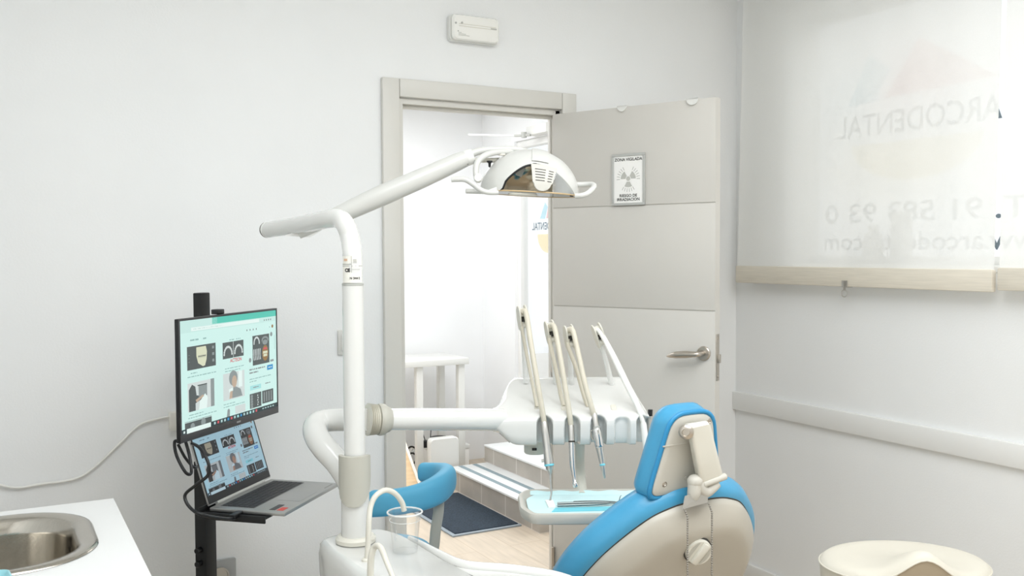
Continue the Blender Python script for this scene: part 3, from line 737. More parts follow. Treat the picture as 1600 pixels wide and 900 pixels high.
# ================================================================== SCREENS
SCOL = {}
def sc_(k, r, g, b, s):
    key = (k, s)
    if key not in SCOL: SCOL[key] = flat('screen_%s' % k, rgb(r, g, b), s)
    return SCOL[key]
def screen(name, M, W, H, parent, dim):
    """web page with picture results; M x right, y up, origin top left"""
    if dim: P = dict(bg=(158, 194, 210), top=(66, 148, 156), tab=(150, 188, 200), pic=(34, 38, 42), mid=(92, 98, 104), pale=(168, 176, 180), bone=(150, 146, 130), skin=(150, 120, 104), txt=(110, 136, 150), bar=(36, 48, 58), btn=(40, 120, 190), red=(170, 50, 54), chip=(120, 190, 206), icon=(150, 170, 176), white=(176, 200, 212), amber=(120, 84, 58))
    else: P = dict(bg=(204, 238, 232), top=(86, 196, 178), tab=(196, 230, 224), pic=(84, 92, 92), mid=(140, 150, 150), pale=(206, 216, 214), bone=(214, 218, 190), skin=(190, 170, 150), txt=(150, 186, 182), bar=(44, 62, 66), btn=(58, 146, 200), red=(206, 92, 100), chip=(166, 222, 222), icon=(170, 200, 200), white=(226, 242, 238), amber=(150, 118, 74))
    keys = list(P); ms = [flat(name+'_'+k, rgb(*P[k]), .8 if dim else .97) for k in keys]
    m = MB(); lv = [0]
    def R(k, u0, v0, u1, v1, z=1):
        m.mi = keys.index(k); m.quad(M, u0*W, -v1*H, u1*W, -v0*H, z*.00012)
    def C(k, u, v, r, z=2, ry=None):
        m.mi = keys.index(k); ry = ry or r
        m.poly(M, [(u*W+r*W*math.cos(2*PI*i/20), -v*H+ry*W*math.sin(2*PI*i/20)) for i in range(20)], z*.00012)
    def PG(k, pts, z=2):
        m.mi = keys.index(k); m.poly(M, [(u*W, -v*H) for u, v in pts], z*.00012)
    rnd = random.Random(5)
    def words(u0, u1, v, h=.009, k='txt'):
        u = u0
        while u < u1:
            w = min(u1-u, .012+rnd.random()*.03); R(k, u, v-h/2, u+w, v+h/2, 2); u += w+.006
    R('bg', 0, 0, 1, 1, 0)
    R('tab', 0, 0, .35, .07); R('top', .3, 0, 1, .062); R('tab', .0, .06, 1, .11, 1.5); R('white', .1, .068, .8, .1, 2); words(.12, .4, .084)
    for k in range(4): C('mid', .86+.025*k, .088, .006)
    for k in range(4): C('mid', .66+.035*k, .165, .006)
    C('amber', .955, .16, .011); C('txt', .92, .165, .005)
    words(.09, .17, .18, .014); words(.21, .24, .18, .014)
    # skull scan
    R('pic', .06, .235, .33, .445); PG('bone', [(.145, .25), (.235, .25), (.245, .3), (.24, .37), (.225, .425), (.205, .43), (.16, .395), (.145, .33)], 2); R('pic', .16, .332, .235, .338, 3)
    for k in range(6): R('pic', .165+.012*k, .325, .168+.012*k, .35, 3)
    for k in range(3): R('mid', .295, .26+.06*k, .315, .285+.06*k, 2); R('mid', .07, .31+.03*k, .085, .313+.03*k, 2)
    words(.09, .15, .475); words(.06, .33, .505)
    # jaw scans
    words(.47, .52, .232); words(.54, .59, .232)
    R('pic', .4, .25, .62, .405)
    for cx in (.455, .565):
        for k in range(11):
            a = PI*k/10; C('pale', cx+.04*math.cos(a), .345-.07*math.sin(a)+.02, .0075, 2)
    R('pale', .508, .25, .512, .405, 2)
    m.mi = keys.index('red'); m.text(M @ Matrix.Translation((0, 0, .0003)), 'ACTEON', .475*W, -.447*H, .03*W, 0, bold=.0004); words(.42, .62, .5, .008); words(.42, .58, .525, .008)
    # clinic photo
    R('pale', .06, .56, .31, .815); PG('pic', [(.07, .815), (.07, .62), (.1, .575), (.13, .6), (.14, .68), (.2, .7), (.2, .72), (.13, .75), (.13, .815)], 2); R('mid', .16, .6, .24, .7, 2); R('pic', .15, .59, .24, .6, 3)
    PG('white', [(.16, .815), (.17, .74), (.22, .68), (.245, .72), (.235, .815)], 3); R('mid', .275, .56, .31, .815, 2); PG('skin', [(.13, .72), (.2, .685), (.21, .7), (.14, .745)], 4)
    words(.07, .2, .845, .008); words(.06, .33, .87, .008)
    # portrait
    R('pale', .4, .545, .625, .8); R('white', .56, .545, .6, .7, 2); C('mid', .505, .6, .045, 2, .045); C('skin', .515, .635, .026, 3, .036); PG('mid', [(.47, .79), (.48, .7), (.52, .68), (.58, .72), (.6, .79)], 3); PG('white', [(.455, .7), (.5, .69), (.5, .72), (.46, .73)], 4); PG('skin', [(.46, .79), (.47, .72), (.495, .72), (.49, .79)], 4)
    words(.4, .52, .835, .008); words(.4, .63, .86, .008)
    # right panel
    R('pic', .72, .23, .915, .525)
    for k in range(13):
        a = PI*k/12; C('pale', .767+.03*math.cos(a), .31-.06*math.sin(a), .006, 2)
        C('mid', .865+.034*math.cos(a), .29-.03*math.sin(a), .007, 2)
    C('mid', .865, .31, .03, 2, .016)
    for k in range(5): PG('pale', [(.73+.018*k, .36), (.738+.018*k, .37), (.734+.018*k, .43), (.741+.018*k, .475), (.732+.018*k, .475), (.727+.018*k, .42)], 2)
    C('amber', .865, .42, .036, 2, .05); R('bone', .838, .4, .892, .425, 3); R('bone', .843, .43, .887, .455, 3); R('pic', .83, .3385, .905, .342, 3); R('red', .845, .365, .885, .385, 3)
    C('mid', .94, .24, .014); C('mid', .69, .465, .014); R('mid', .925, .5, .965, .522)
    R('txt', .977, .25, .981, .4)
    words(.68, .86, .56, .014, 'mid'); words(.68, .78, .592, .014, 'mid'); R('btn', .885, .55, .955, .6); words(.9, .94, .575, .009, 'white')
    words(.68, .93, .655); words(.68, .76, .68)
    R('chip', .685, .72, .81, .765); words(.72, .78, .742, .01, 'mid'); words(.86, .92, .73, .01, 'mid')
    R('pic', .68, .8, .812, .945); R('pic', .822, .8, .955, .93)
    for k in range(5): C('mid', .703, .825+.027*k, .012, 2, .01); C('pale', .77+.004*(k % 2), .83+.023*k, .005, 2)
    for k in range(4): R('mid', .84+.028*k, .815, .852+.028*k, .915, 2)
    # lower row
    R('mid', .03, .895, .28, .9); R('pic', .03, .905, .28, .965)
    C('mid', .1, .95, .02, 2); C('mid', .2, .935, .022, 2)
    PG('mid', [(.43, .96), (.44, .89), (.455, .88), (.465, .9), (.462, .96)], 2); R('pale', .52, .875, .63, .95)
    R('bar', .0, .956, 1, 1, 4); R('white', .045, .958, .27, 1, 5); R('white', .015, .97, .03, .99, 5); words(.08, .13, .98, .01)
    for k in range(14): R(('btn', 'red', 'icon', 'chip')[k % 4 if k % 3 else 2], .3+.034*k, .966, .318+.034*k, .99, 5)
    for k in range(5): R('icon', .82+.03*k, .972, .838+.03*k, .984, 5)
    return obj(name, m, ms, parent, fix=False)

# ================================================================== MONITOR STAND
A0 = at(278, 497, 2.53); A1 = at(432, 483, 3.02)
ztop = (A0.z+A1.z)/2; zbot = ztop-.335
A0.z = A1.z = ztop
MX = (A1-A0).normalized(); MW = (A1-A0).length
MN = Vector((MX.y, -MX.x, 0))           # towards the room
if MN.dot(CAM-A0) < 0: MN = -MN
MM = frame((A0.x, A0.y, ztop), MX, UP, MX.cross(UP))
PX = at(319, 700, 2.93); PX.z = 0
st = thing('monitor_stand', PX, 'black steel stand with laptop shelf, behind the monitor and laptop', 'stand')
PM = frame(PX, MX, MN, UP) 
PM = frame(PX, MX, UP.cross(MX), UP)
m = MB(); m.span((-.028, -.02, .0), (.028, .02, .86), .003, PM); obj('lower_post', m, BLACK, st)
ptop = at(315, 457, 2.93).z
m = MB(); m.span((-.023, -.015, .8), (.023, .015, ptop), .003, PM); obj('upper_post', m, BLACK, st)
for zz in (at(320, 856, 2.93).z, at(320, 877, 2.93).z):
    m = MB(); m.cyl(PM @ Vector((-.05, 0, zz)), PM @ Vector((-.028, 0, zz)), .009, 16, .002); obj('knob', m, BLACKP, st)
    m = MB(); m.cyl(PM @ Vector((.028, 0, zz)), PM @ Vector((.04, 0, zz)), .007, 16, .002); obj('knob', m, BLACKP, st)
m = MB(); m.span((-.28, -.25, 0), (.28, -.2, .03), .006, PM); m.span((-.28, .2, 0), (.28, .25, .03), .006, PM); m.span((-.04, -.2, 0), (.04, .2, .035), .006, PM); obj('base', m, BLACK, st)
# laptop placement
HL = onZ(327, 793, .782); HR = onZ(423, 748, .782)
LXv = (HR-HL).normalized(); LLW = (HR-HL).length
FLp = onZ(425, 806, .782); LYv = UP.cross(LXv)          # away from the user
if LYv.dot(FLp-HL) > 0: LYv = -LYv
LD = .235
LM = frame(HL, LXv, LYv, UP)
if LM.to_3x3().determinant() < 0: raise RuntimeError('laptop frame')
m = MB()
m.span((-.025, -.19, -.016), (LLW-.06, .02, -.012), .001, LM); m.span((-.025, .014, -.016), (LLW-.06, .02, .004), .001, LM); m.span((-.03, -.19, -.026), (-.024, .02, -.006), .001, LM)
zz = .782-.02
pc = LM.inverted() @ Vector((PX.x, PX.y, .77))
m.span((pc.x-.02, min(pc.y, 0), -.03), (pc.x+.02, max(pc.y, -.1), -.016), .001, LM)
obj('shelf', m, BLACK, st)
# monitor arm bracket
mc = MM @ Vector((MW*.36, -.17, -.05))
m = MB(); m.span((-.05, -.05, -.003), (.05, .05, .004), .002, frame(mc, MX, UP, MX.cross(UP))); m.bar(mc, (PX.x, PX.y, mc.z), .05, .04, (0, 0, 1), .003); m.box((PX.x, PX.y, mc.z), (.075, .06, .09), None, .005); obj('bracket', m, BLACK, st)

mo = thing('monitor', MM @ Vector((MW/2, -.335, 0)), 'thin black monitor showing a web page of dental scans, above the laptop', 'monitor')
m = MB(); m.span((0, -.335, -.012), (MW, 0, 0), .002, MM); m.span((MW*.06, -.29, -.032), (MW*.94, -.06, -.012), .008, MM); obj('casing', m, BLACKP, mo)
m = MB(); b = .006
m.span((0, -.335, 0), (MW, -.314, .002), .0006, MM); m.span((0, -.314, 0), (b, -b, .002), .0006, MM); m.span((MW-b, -.314, 0), (MW, -b, .002), .0006, MM); m.span((0, -b, 0), (MW, 0, .002), .0006, MM); 
bz = obj('bezel', m, BEZEL, mo)
m = MB(); m.span((MW*.53, -.327, .002), (MW*.57, -.322, .0024), 0, MM); obj('brand_mark', m, mat('brand_grey', rgb(150, 150, 150), .4, noise=.01), bz)
SM_ = MM @ Matrix.Translation((b, -b, .0006)); screen('screen', SM_, MW-2*b, .314-b, mo, False)
m = MB(); 
p = MM.inverted() @ hit(350, 487, A0, MN); m.span((p.x-.02, 0, -.03), (p.x+.012, .014, -.006), .002, MM)
obj('top_catch', m, BLACKP, mo)

lt = thing('laptop', LM @ Vector((LLW/2, -LD/2, -.016)), 'open silver laptop showing the same web page, under the monitor', 'laptop')
m = MB(); m.span((0, -LD, -.011), (LLW, 0, 0), .003, LM); ba = obj('base', m, LAPTOPM, lt)
m = MB(); rows = 6
m.span((.022, -.128, .0), (LLW-.022, -.022, .0006), 0, LM)
kb = obj('keyboard', m, mat('key_well', rgb(96, 96, 96), .5, noise=.02), ba)
m = MB()
for r in range(rows):
    nk = 16
    for c in range(nk):
        w = (LLW-.05)/nk; x = .025+c*w
        if r == rows-1 and 4 <= c <= 8:
            if c > 4: continue
            m.box((x+w*2.5-.0008, -.0265-r*.0165-.0075, .0012), (w*5-.002, .0145, .0022), LM, .0006, 1)
        else: m.box((x+w/2-.0008, -.0265-r*.0165-.0075, .0012), (w-.0025, .0145, .0022), LM, .0006, 1)
tag(obj('keys', m, KEYS, kb), kind='stuff')
m = MB(); m.span((LLW*.34, -LD+.016, 0), (LLW*.66, -.142, .0005), 0, LM); obj('trackpad', m, mat('pad', rgb(168, 168, 167), .3, metal=.5, noise=.01), ba)
m = MB(); m.span((.018, -LD+.04, 0), (.075, -LD+.058, .0006), 0, LM); obj('sticker', m, BLACKP, ba, label='black sticker')
m = MB(); m.span((.018, -LD+.015, 0), (.05, -LD+.035, .0006), 0, LM); obj('sticker', m, RED, ba, label='red sticker')
m = MB(); m.span((LLW-.07, -LD+.012, 0), (LLW-.02, -LD+.016, .0005), 0, LM); obj('mark', m, INKM, ba)
TL = math.radians(17)
LY2 = (UP*math.cos(TL)+LYv*math.sin(TL)).normalized()
LH = .226
DM2 = frame(LM @ Vector((0, .0, .004)) + LY2*LH, LXv, LY2, LXv.cross(LY2))
m = MB(); m.span((0, -LH, -.006), (LLW, 0, 0), .002, DM2); li = obj('lid', m, LAPTOPM, lt)
m = MB(); m.span((.001, -LH+.004, 0), (LLW-.001, -.001, .0006), 0, DM2); obj('bezel', m, BLACKP, li)
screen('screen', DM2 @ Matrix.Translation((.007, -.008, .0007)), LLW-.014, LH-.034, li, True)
m = MB(); m.cyl(LM @ Vector((LLW*.12, .002, .002)), LM @ Vector((LLW*.88, .002, .002)), .006, 12); obj('hinge', m, GREYM, li)
# cables
def pth(*a): return [at(*x) for x in a]
m = MB(); m.tube(pth((283, 692, 2.56), (273, 690, 2.56), (276, 712, 2.56), (290, 738, 2.56), (299, 738, 2.58), (296, 712, 2.60), (290, 690, 2.60)), .0045, 10, smooth=8)
tag(obj('looped_cable', m, BLACKP), 'black cable looped under the left corner of the monitor', 'cable')
m = MB(); m.tube(pth((278, 694, 2.61), (290, 716, 2.62), (305, 731, 2.66), (312, 720, 2.72)), .004, 10, smooth=8)
tag(obj('short_cable', m, BLACKP), 'short black cable slanting from the monitor behind the laptop lid', 'cable')
lp = LM @ Vector((.012, -.05, -.006))
e0 = LM @ Vector((-.004, -.1, -.005)); e1 = LM @ Vector((-.055, -.105, -.004))
m = MB(); m.tube(pth((300, 693, 2.55), (312, 700, 2.52), (325, 722, 2.5), (325, 742, 2.5), (306, 758, 2.5), (289, 774, 2.51), (297, 793, 2.5), (318, 805, 2.49))+[e1+Vector((0, 0, -.006)), e0], .0045, 10, smooth=8)
hc = obj('display_cable', m, BLACKP); tag(hc, 'black cable curling past the laptop screen into the laptop side', 'cable')
m = MB(); m.bar(e1, e0, .018, .009, (0, 0, 1), .002); obj('plug', m, BLACKP, hc)
# ================================================================== DENTAL UNIT (cabinet, cuspidor, column)
BT = .767
du = thing('dental_unit', (.9, 2.0, 0), 'white dental unit cabinet with spittoon bowl, water pipes and tall column', 'dental unit')
out = smooth_poly([(.735, 2.37), (.86, 2.385), (.905, 2.33), (.925, 2.22), (.94, 2.08), (.965, 1.96), (1.04, 1.88), (1.11, 1.78), (1.12, 1.66), (1.06, 1.55), (.95, 1.51), (.82, 1.52), (.735, 1.56), (.712, 1.64), (.712, 1.9), (.712, 2.15), (.712, 2.31)], 5)
bc_ = Vector((.94, 1.70))
low = [Vector((lerp(p.x, .86, .16 if p.x > .93 else 0), lerp(p.y, 1.95, .12 if p.x > .93 else 0))) for p in out]
m = MB()
def ring2(poly, ins, h, c=Vector((.86, 1.98))):
    r = []
    for p in poly:
        d = p-c; r.append(Vector((*(c+d*(1-ins/d.length)), h)))
    return r
bowl = [Vector((bc_.x+.125*math.cos(a), bc_.y+.125*math.sin(a))) for a in [2*PI*k/len(out) for k in range(len(out))]]
# start the bowl loop at the angle of the outline's first point
def resort(loop, poly):
    return [Vector((bc_.x+.125*math.cos(t), bc_.y+.125*math.sin(t))) for t in [math.atan2(p.y-bc_.y, p.x-bc_.x) for p in poly]]
bowl = resort(bowl, out)
def bring(k, h): return [Vector((bc_.x+(p.x-bc_.x)*k, bc_.y+(p.y-bc_.y)*k, h)) for p in bowl]
m.rings([ring2(low, .06, .02), ring2(low, .05, .1), ring2(low, .03, .45), ring2(out, .012, .6), ring2(out, .002, .68), ring2(out, 0, BT-.04), ring2(out, .006, BT-.014), ring2(out, .02, BT-.002), ring2(out, .03, BT)], cap=False)
vs = [m.v(p) for p in ring2(low, .06, .02)]; m.f(vs)
obj('cabinet', m, WHITEG, du, sharp=50)
m = MB()
m.rings([ring2(out, .029, BT-.0002), bring(1.14, BT+.0), bring(1.06, BT+.006), bring(1, BT+.002), bring(.92, BT-.03), bring(.75, BT-.07), bring(.4, BT-.095), bring(.12, BT-.1)], cap=False)
vs = [m.v(p) for p in bring(.12, BT-.1)]; m.f(vs)
obj('spittoon', m, WHITEG, du, sharp=60)
m = MB()
rl = ring2(out, .014, BT+.002)
k0 = min(range(len(out)), key=lambda i: (Vector(out[i])-Vector((.925, 2.25))).length); k1 = min(range(len(out)), key=lambda i: (Vector(out[i])-Vector((1.06, 1.55))).length)
m.tube(rl[k0:k1+1], [.006+.007*math.sin(PI*i/(k1-k0)) for i in range(k1-k0+1)], 12); obj('rim', m, WHITEG, du)
# column
cp = at(556, 846, 2.40); CXY = Vector((cp.x, cp.y, 0))
def cz(py): return at(556, py, 2.40).z
def Cf(h): return frame((CXY.x, CXY.y, h), RT, FW, UP)
m = MB(); m.lathe(Cf(0), [(.034, BT-.005), (.0365, BT+.02), (.035, cz(740)), (.0335, cz(722)), (.0295, cz(716)), (.001, cz(714))], 36); obj('column', m, WHITEG, du)
m = MB(); m.lathe(Cf(0), [(.035, BT+.004), (.05, BT+.002), (.051, BT+.012), (.045, BT+.018), (.035, BT+.0185)], 36); obj('collar', m, CREAMP, du)
# rounded grey cover on the front of the column
zc0, zc1 = cz(786), cz(708)
m = MB(); rs = []
N = 15
prof = [(t, math.sqrt(max(.0, 1-(1-min(1, t/.62))**2))+.02) for t in (0, .01, .03, .06, .1, .16, .23, .32, .42, .52, .62, .8, .95)]+[(1, .97)]
for t, w in prof:
    h = lerp(zc0, zc1, t); R = .0405
    rs.append([Vector((CXY.x, CXY.y, h))+RT*(R*math.sin(a)*1.0)-FW*(R*math.cos(a)+.002) for a in [lerp(-1.45*w, 1.45*w, k/N) for k in range(N+1)]] +
              [Vector((CXY.x, CXY.y, h))+RT*(.03*math.sin(a))-FW*(.03*math.cos(a)) for a in [lerp(1.45*w, -1.45*w, k/N) for k in range(N+1)]])
m.rings(rs); obj('column_cover', m, GREYP, du, sharp=50)
# filler and rinse pipes
def P4(px, py, z): return at(px, py, z)
f0 = onZ(573, 876, BT)
zf = (f0-CAM).dot(ROT @ Vector((0, 0, -1)))
m = MB(); pts = [f0+Vector((0, 0, -.004)), P4(575, 850, zf), P4(576.5, 815, zf), P4(579, 792, zf+.01), P4(587, 775, zf+.02), P4(602, 766, zf+.04), P4(617, 771, zf+.06), P4(628, 785, zf+.075), P4(631.5, 798, zf+.08)]
m.tube(pts, .0066, 14, smooth=6); pp = obj('cup_filler', m, CREAMP, du, label='cream bent pipe over the cup')
m = MB(); m.lathe(frame(f0, (1, 0, 0), (0, 1, 0), (0, 0, 1)), [(.012, -.001), (.012, .004), (.0085, .006), (.006, .007)], 20); obj('base_ring', m, CREAMP, pp)
r0 = onZ(579, 905, BT); zr = (r0-CAM).dot(ROT @ Vector((0, 0, -1)))
m = MB(); m.tube([r0+Vector((0, 0, -.004)), P4(579, 890, zr), P4(580.5, 868, zr), P4(586, 854, zr), P4(595, 856, zr-.02), P4(604, 878, zr-.05), P4(613, 900, zr-.08), P4(616, 908, zr-.09)], [.0078, .0078, .0076, .0072, .0066, .006, .0055, .0052], 14, smooth=6)
obj('rinse_pipe', m, CREAMP, du, label='cream bent pipe over the bowl')

# plastic cup
cq = onZ(633, 861, BT+.001)
cu = thing('plastic_cup', cq, 'clear plastic cup standing on the dental unit under the bent pipe', 'cup')
zcq = (cq-CAM).dot(ROT @ Vector((0, 0, -1)))
ct_ = at(632, 800, zcq-.004); Hc = (ct_.z-cq.z)
ax = (ct_-cq).normalized(); ax = Vector((ax.x, ax.y, ax.z)); UM = frame_zx(cq, Vector((0, 0, 1))*1.0, RT)
Rt = 27.0*zcq/F
m = MB(); m.lathe(UM, [(.001, .002), (Rt*.68, .002), (Rt*.7, 0), (Rt*.72, .004), (Rt*.82, Hc*.55), (Rt*.87, Hc*.8), (Rt*.9, Hc*.81), (Rt*.95, Hc)], 40, cap=False); wl = obj('wall', m, CUPM, cu)
m = MB(); m.tube([UM @ Vector((Rt*math.cos(2*PI*k/40), Rt*math.sin(2*PI*k/40), Hc)) for k in range(41)], .0022, 8, cap=False); obj('rim', m, CUPR, cu)
m = MB(); m.tube([UM @ Vector((Rt*.89*math.cos(2*PI*k/40), Rt*.89*math.sin(2*PI*k/40), Hc*.805)) for k in range(41)], .0008, 6, cap=False); obj('ridge', m, CUPR, cu)
m = MB(); M_ = frame(UM @ Vector((Rt*.79*math.sin(-.55), -Rt*.79*math.cos(-.55), Hc*.42)), RT*math.cos(-.55)+FW*math.sin(-.55), UP, -FW)
for k in range(5): m.span((-.002, .004*k, .0006), (.002, .004*k+.0025, .001), 0, M_)
obj('mould_mark', m, CUPR, wl)

# ================================================================== OPERATING LIGHT
ol = thing('operating_light', (CXY.x, CXY.y, cz(716)), 'white overhead dental operating light on a bent pole and long spring arm', 'lamp')
zP = 2.40
pz = at(553, 460, zP)
m = MB()
top = Vector((CXY.x, CXY.y, 0))
pb = [Vector((CXY.x, CXY.y, cz(715))), Vector((CXY.x, CXY.y, cz(560))), Vector((CXY.x, CXY.y, cz(444)))]
m.tube(pb, .0268, 28); po = obj('pole', m, WHITEG, ol)
m = MB(); m.tube([Vector((CXY.x, CXY.y, cz(446))), Vector((CXY.x, CXY.y, cz(400))), at(547, 372, 2.40), at(540, 352, 2.405), at(530, 342, 2.43), at(514, 342, 2.47), at(490, 347, 2.56), at(458, 353, 2.68), at(420, 359, 2.8)], [.0245]*4+[.0245, .0245, .0242, .024, .0235], 28, smooth=7)
obj('upper_tube', m, WHITEG, ol)
m = MB(); m.lathe(Cf(cz(446)), [(.0268, 0), (.0272, .002), (.0272, .006), (.0246, .008)], 32); obj('joint_ring', m, GREYM, ol)
d = (at(417, 359.5, 2.81)-at(458, 353, 2.68)).normalized()
m = MB(); e = at(419, 359, 2.8); m.lathe(frame_zx(e-d*.002, d, UP), [(.0235, 0), (.0235, .006), (.02, .010), (.001, .0105)], 28); m.mi = 1
m.lathe(frame_zx(e+d*.008, d, UP), [(.012, 0), (.012, .005), (.001, .005)], 18); obj('end_cap', m, [WHITEP, GREYM], ol)
Me = frame_zx(e+d*.009, d, UP); m = MB(); m.tube([Me @ Vector((.0212*math.cos(2*PI*k/28), .0212*math.sin(2*PI*k/28), 0)) for k in range(29)], .0022, 8, cap=False); obj('end_ring', m, DARK, ol)
# sticker
m = MB(); R_ = .0263
def on_pole(a, h, r=R_): return Vector((CXY.x, CXY.y, h))+RT*(r*math.sin(a))-FW*(r*math.cos(a))
h0, h1 = cz(441), cz(400)
for a0, a1, ha, hb in ((-1.0, 1.2, h0, h1),):
    for k in range(12):
        t0, t1 = lerp(a0, a1, k/12), lerp(a0, a1, (k+1)/12); m.f([m.v(on_pole(t0, ha)), m.v(on_pole(t1, ha)), m.v(on_pole(t1, hb)), m.v(on_pole(t0, hb))])
stk = obj('sticker', m, LABELM, po, label='pale maker plate with CE mark')
def wrap_text(m, txt, a, h, size, bold=.0003):
    n0 = len(m.bm.verts); m.text(Matrix.Identity(4), txt, 0, 0, size, 0, bold=bold); m.bm.verts.ensure_lookup_table()
    for v in m.bm.verts[n0:]:
        v.co = on_pole(a+v.co.x/R_, h+v.co.y, R_+.0006)
def lint(m, txt, a, h, size, bold): wrap_text(m, txt, a, h, size, bold)
m = MB(); wrap_text(m, 'CE', -.62, cz(424), .0115, .0007); wrap_text(m, 'N 344·2', -.12, cz(435.5), .0078, .0003); obj('lettering', m, INK, stk)
m = MB()
def wbar(m, a0, a1, ha, hb):
    for k in range(6):
        t0, t1 = lerp(a0, a1, k/6), lerp(a0, a1, (k+1)/6); m.f([m.v(on_pole(t0, ha, R_+.0005)), m.v(on_pole(t1, ha, R_+.0005)), m.v(on_pole(t1, hb, R_+.0005)), m.v(on_pole(t0, hb, R_+.0005))])
m.mi = 0
wbar(m, -1.0, .06, cz(413), cz(412)); wbar(m, -1.0, 1.2, cz(415.6), cz(414.8)); wbar(m, .03, .07, cz(425), cz(400)); wbar(m, .1, .9, cz(420.8), cz(420.2))
for k in range(4): wbar(m, .2, .55, cz(405+1.7*k), cz(405.7+1.7*k))
m.mi = 1; wbar(m, -.75, -.35, cz(407.5), cz(404))
obj('print', m, [INKM, PINKT], stk)
# spring arm, behind the bend
zA0, zA1 = 2.66, 2.74
s0, s1 = at(452, 374, zA0+.06), at(727, 249, zA1)
def sa(px, py, t): return at(px, py, lerp(zA0, zA1, t))
m = MB(); m.tube([sa(466, 366, .05), sa(500, 348, .15), sa(540, 331, .28), sa(600, 304, .5), sa(660, 278, .72), sa(715, 253, .94), sa(731, 246.5, .98)], [.014, .02, .0265, .030, .0285, .0255, .021], 28, smooth=6); arm = obj('spring_arm', m, LAMPW, ol)
m = MB(); m.hexa([sa(444, 368.5, 0), sa(484, 371, .1), sa(530, 342, .25), sa(482, 355, .1)], [sa(444, 366.5, 0)+FW*.03, sa(484, 369, .1)+FW*.03, sa(530, 340, .25)+FW*.03, sa(482, 353, .1)+FW*.03]); obj('arm_cover', m, PVC, arm)
m = MB(); m.tube([sa(470, 362, .06)+UP*.01, sa(470, 362, .06)-UP*.006], .012, 20); obj('pivot', m, WHITEP, arm)
dA = (sa(731, 246.5, .98)-sa(715, 253, .94)).normalized()
m = MB(); m.lathe(frame_zx(sa(727, 248, .98), dA, UP), [(.021, 0), (.0235, .004), (.0235, .016), (.02, .024), (.001, .026)], 28); obj('arm_knuckle', m, WHITEP, arm)
m = MB(); m.box(sa(729, 255, .98)-FW*.012, (.01, .008, .01), None, .002); obj('screw', m, BLACKP, arm)
# yoke from the arm to the head
zH = 2.80
m = MB(); m.tube([at(733, 243, 2.75), at(746, 237, 2.76), at(770, 234, 2.78), at(800, 233, 2.8), at(822, 236, 2.81)], [.012, .011, .0095, .0095, .0085], 16, smooth=5, up=(0, 0, 1)); yk = obj('yoke', m, LAMPW, ol)
m = MB(); m.tube([at(738, 250, 2.76), at(764, 250.5, 2.78), at(790, 249, 2.8)], [.007, .0068, .0065], 14, smooth=4); obj('lower_link', m, CREAMP, yk)
m = MB(); m.tube([at(800, 237, 2.8), at(774, 238, 2.76), at(756, 244, 2.735), at(746, 254, 2.72), at(743.5, 268, 2.71), at(745.5, 280, 2.705)], [.0085, .009, .009, .009, .0085, .0085], 16, smooth=6); obj('bracket', m, LAMPW, yk)
m = MB(); pv = at(747, 278, 2.70); m.lathe(frame_zx(pv, -(ROT @ Vector((0, 0, -1))), UP), [(.013, -.016), (.013, .004), (.010, .008), (.001, .0085)], 24); obj('pivot_cap', m, WHITEP, yk)
m = MB(); kp = at(765, 253, 2.755); m.lathe(frame_zx(kp, (0, 0, -1), RT), [(.001, -.003), (.0085, -.003), (.0085, .001), (.004, .004), (.0035, .014), (.001, .016)], 16); obj('lock_knob', m, BLACKP, yk, label='black locking knob')
m = MB(); m.box((0, 0, 0), (.022, .01, .006), frame(at(784, 241.5, 2.77), RT, FW, UP), .002); obj('catch', m, CREAMP, yk)
# head dome
tilt = math.radians(3.2)
HC = at(827, 303, zH)
hx_ = RT*math.cos(tilt)-UP*math.sin(tilt); hz_ = RT*math.sin(tilt)+UP*math.cos(tilt)
HMx = frame(HC, hx_, FW, hz_)
HA, HB, HCc = .146, .115, .131
def dome(x, psi, k=1.0):
    s = math.sqrt(max(0, 1-x*x)); return HMx @ Vector((HA*x*k, HB*s*math.cos(psi)*k, HCc*s*math.sin(psi)*k))
def zcut(x):
    if x < -.56: return 0
    if x < .05: t = (x+.56)/.61; return .15*min(1, t*9)+.46*math.sin(t*PI/2)
    if x < .9: t = (x-.05)/.85; return .63*math.cos(t*PI/2)**.8 if t < 1 else 0
    return 0
def psimax(x):
    s = math.sqrt(max(1e-6, 1-x*x)); c = min(.985, zcut(x)/s); return PI-math.asin(c)
nx = 60
xs = [-math.cos(PI*i/nx)*.9995 for i in range(nx+1)]
m = MB()
def sheet(m, cols, k0=1.0, k1=.975):
    a = [[m.v(p) for p in c] for c in cols]
    for c0, c1 in zip(a, a[1:]):
        for i in range(len(c0)-1): m.f([c0[i], c1[i], c1[i+1], c0[i+1]])
nps = 30
for k in (1.0, .97):
    sheet(m, [[dome(x, lerp(0, psimax(x), j/nps), k) for j in range(nps+1)] for x in xs])
sheet(m, [[dome(x, psimax(x), 1), dome(x, psimax(x), .97)] for x in xs])
hd = obj('head_cover', m, LAMPW, ol, sharp=50)
m = MB(); sheet(m, [[dome(x, lerp(psimax(x), PI, j/8), .99) for j in range(9)] for x in [lerp(.44, .93, i/14) for i in range(15)]]); obj('shield', m, SHIELD, hd, label='clear right shield')
m = MB(); sheet(m, [[dome(x, lerp(.15, 1.95, j/16), .9) for j in range(17)] for x in [lerp(-.66, .6, i/20) for i in range(21)]]); obj('reflector', m, MIRR, ol, label='mirrored reflector inside the head', fix=False)
m = MB(); M_ = HMx @ Matrix.Translation((-.03, -.045, .085)); m.hexa([M_ @ Vector(p) for p in ((-.012, -.004, -.035), (.004, -.004, -.04), (.004, .004, -.04), (-.012, .004, -.035))], [M_ @ Vector(p) for p in ((-.03, -.004, .0), (.025, -.004, .012), (.025, .004, .012), (-.03, .004, .0))]); obj('bulb_shade', m, GREYM, ol)
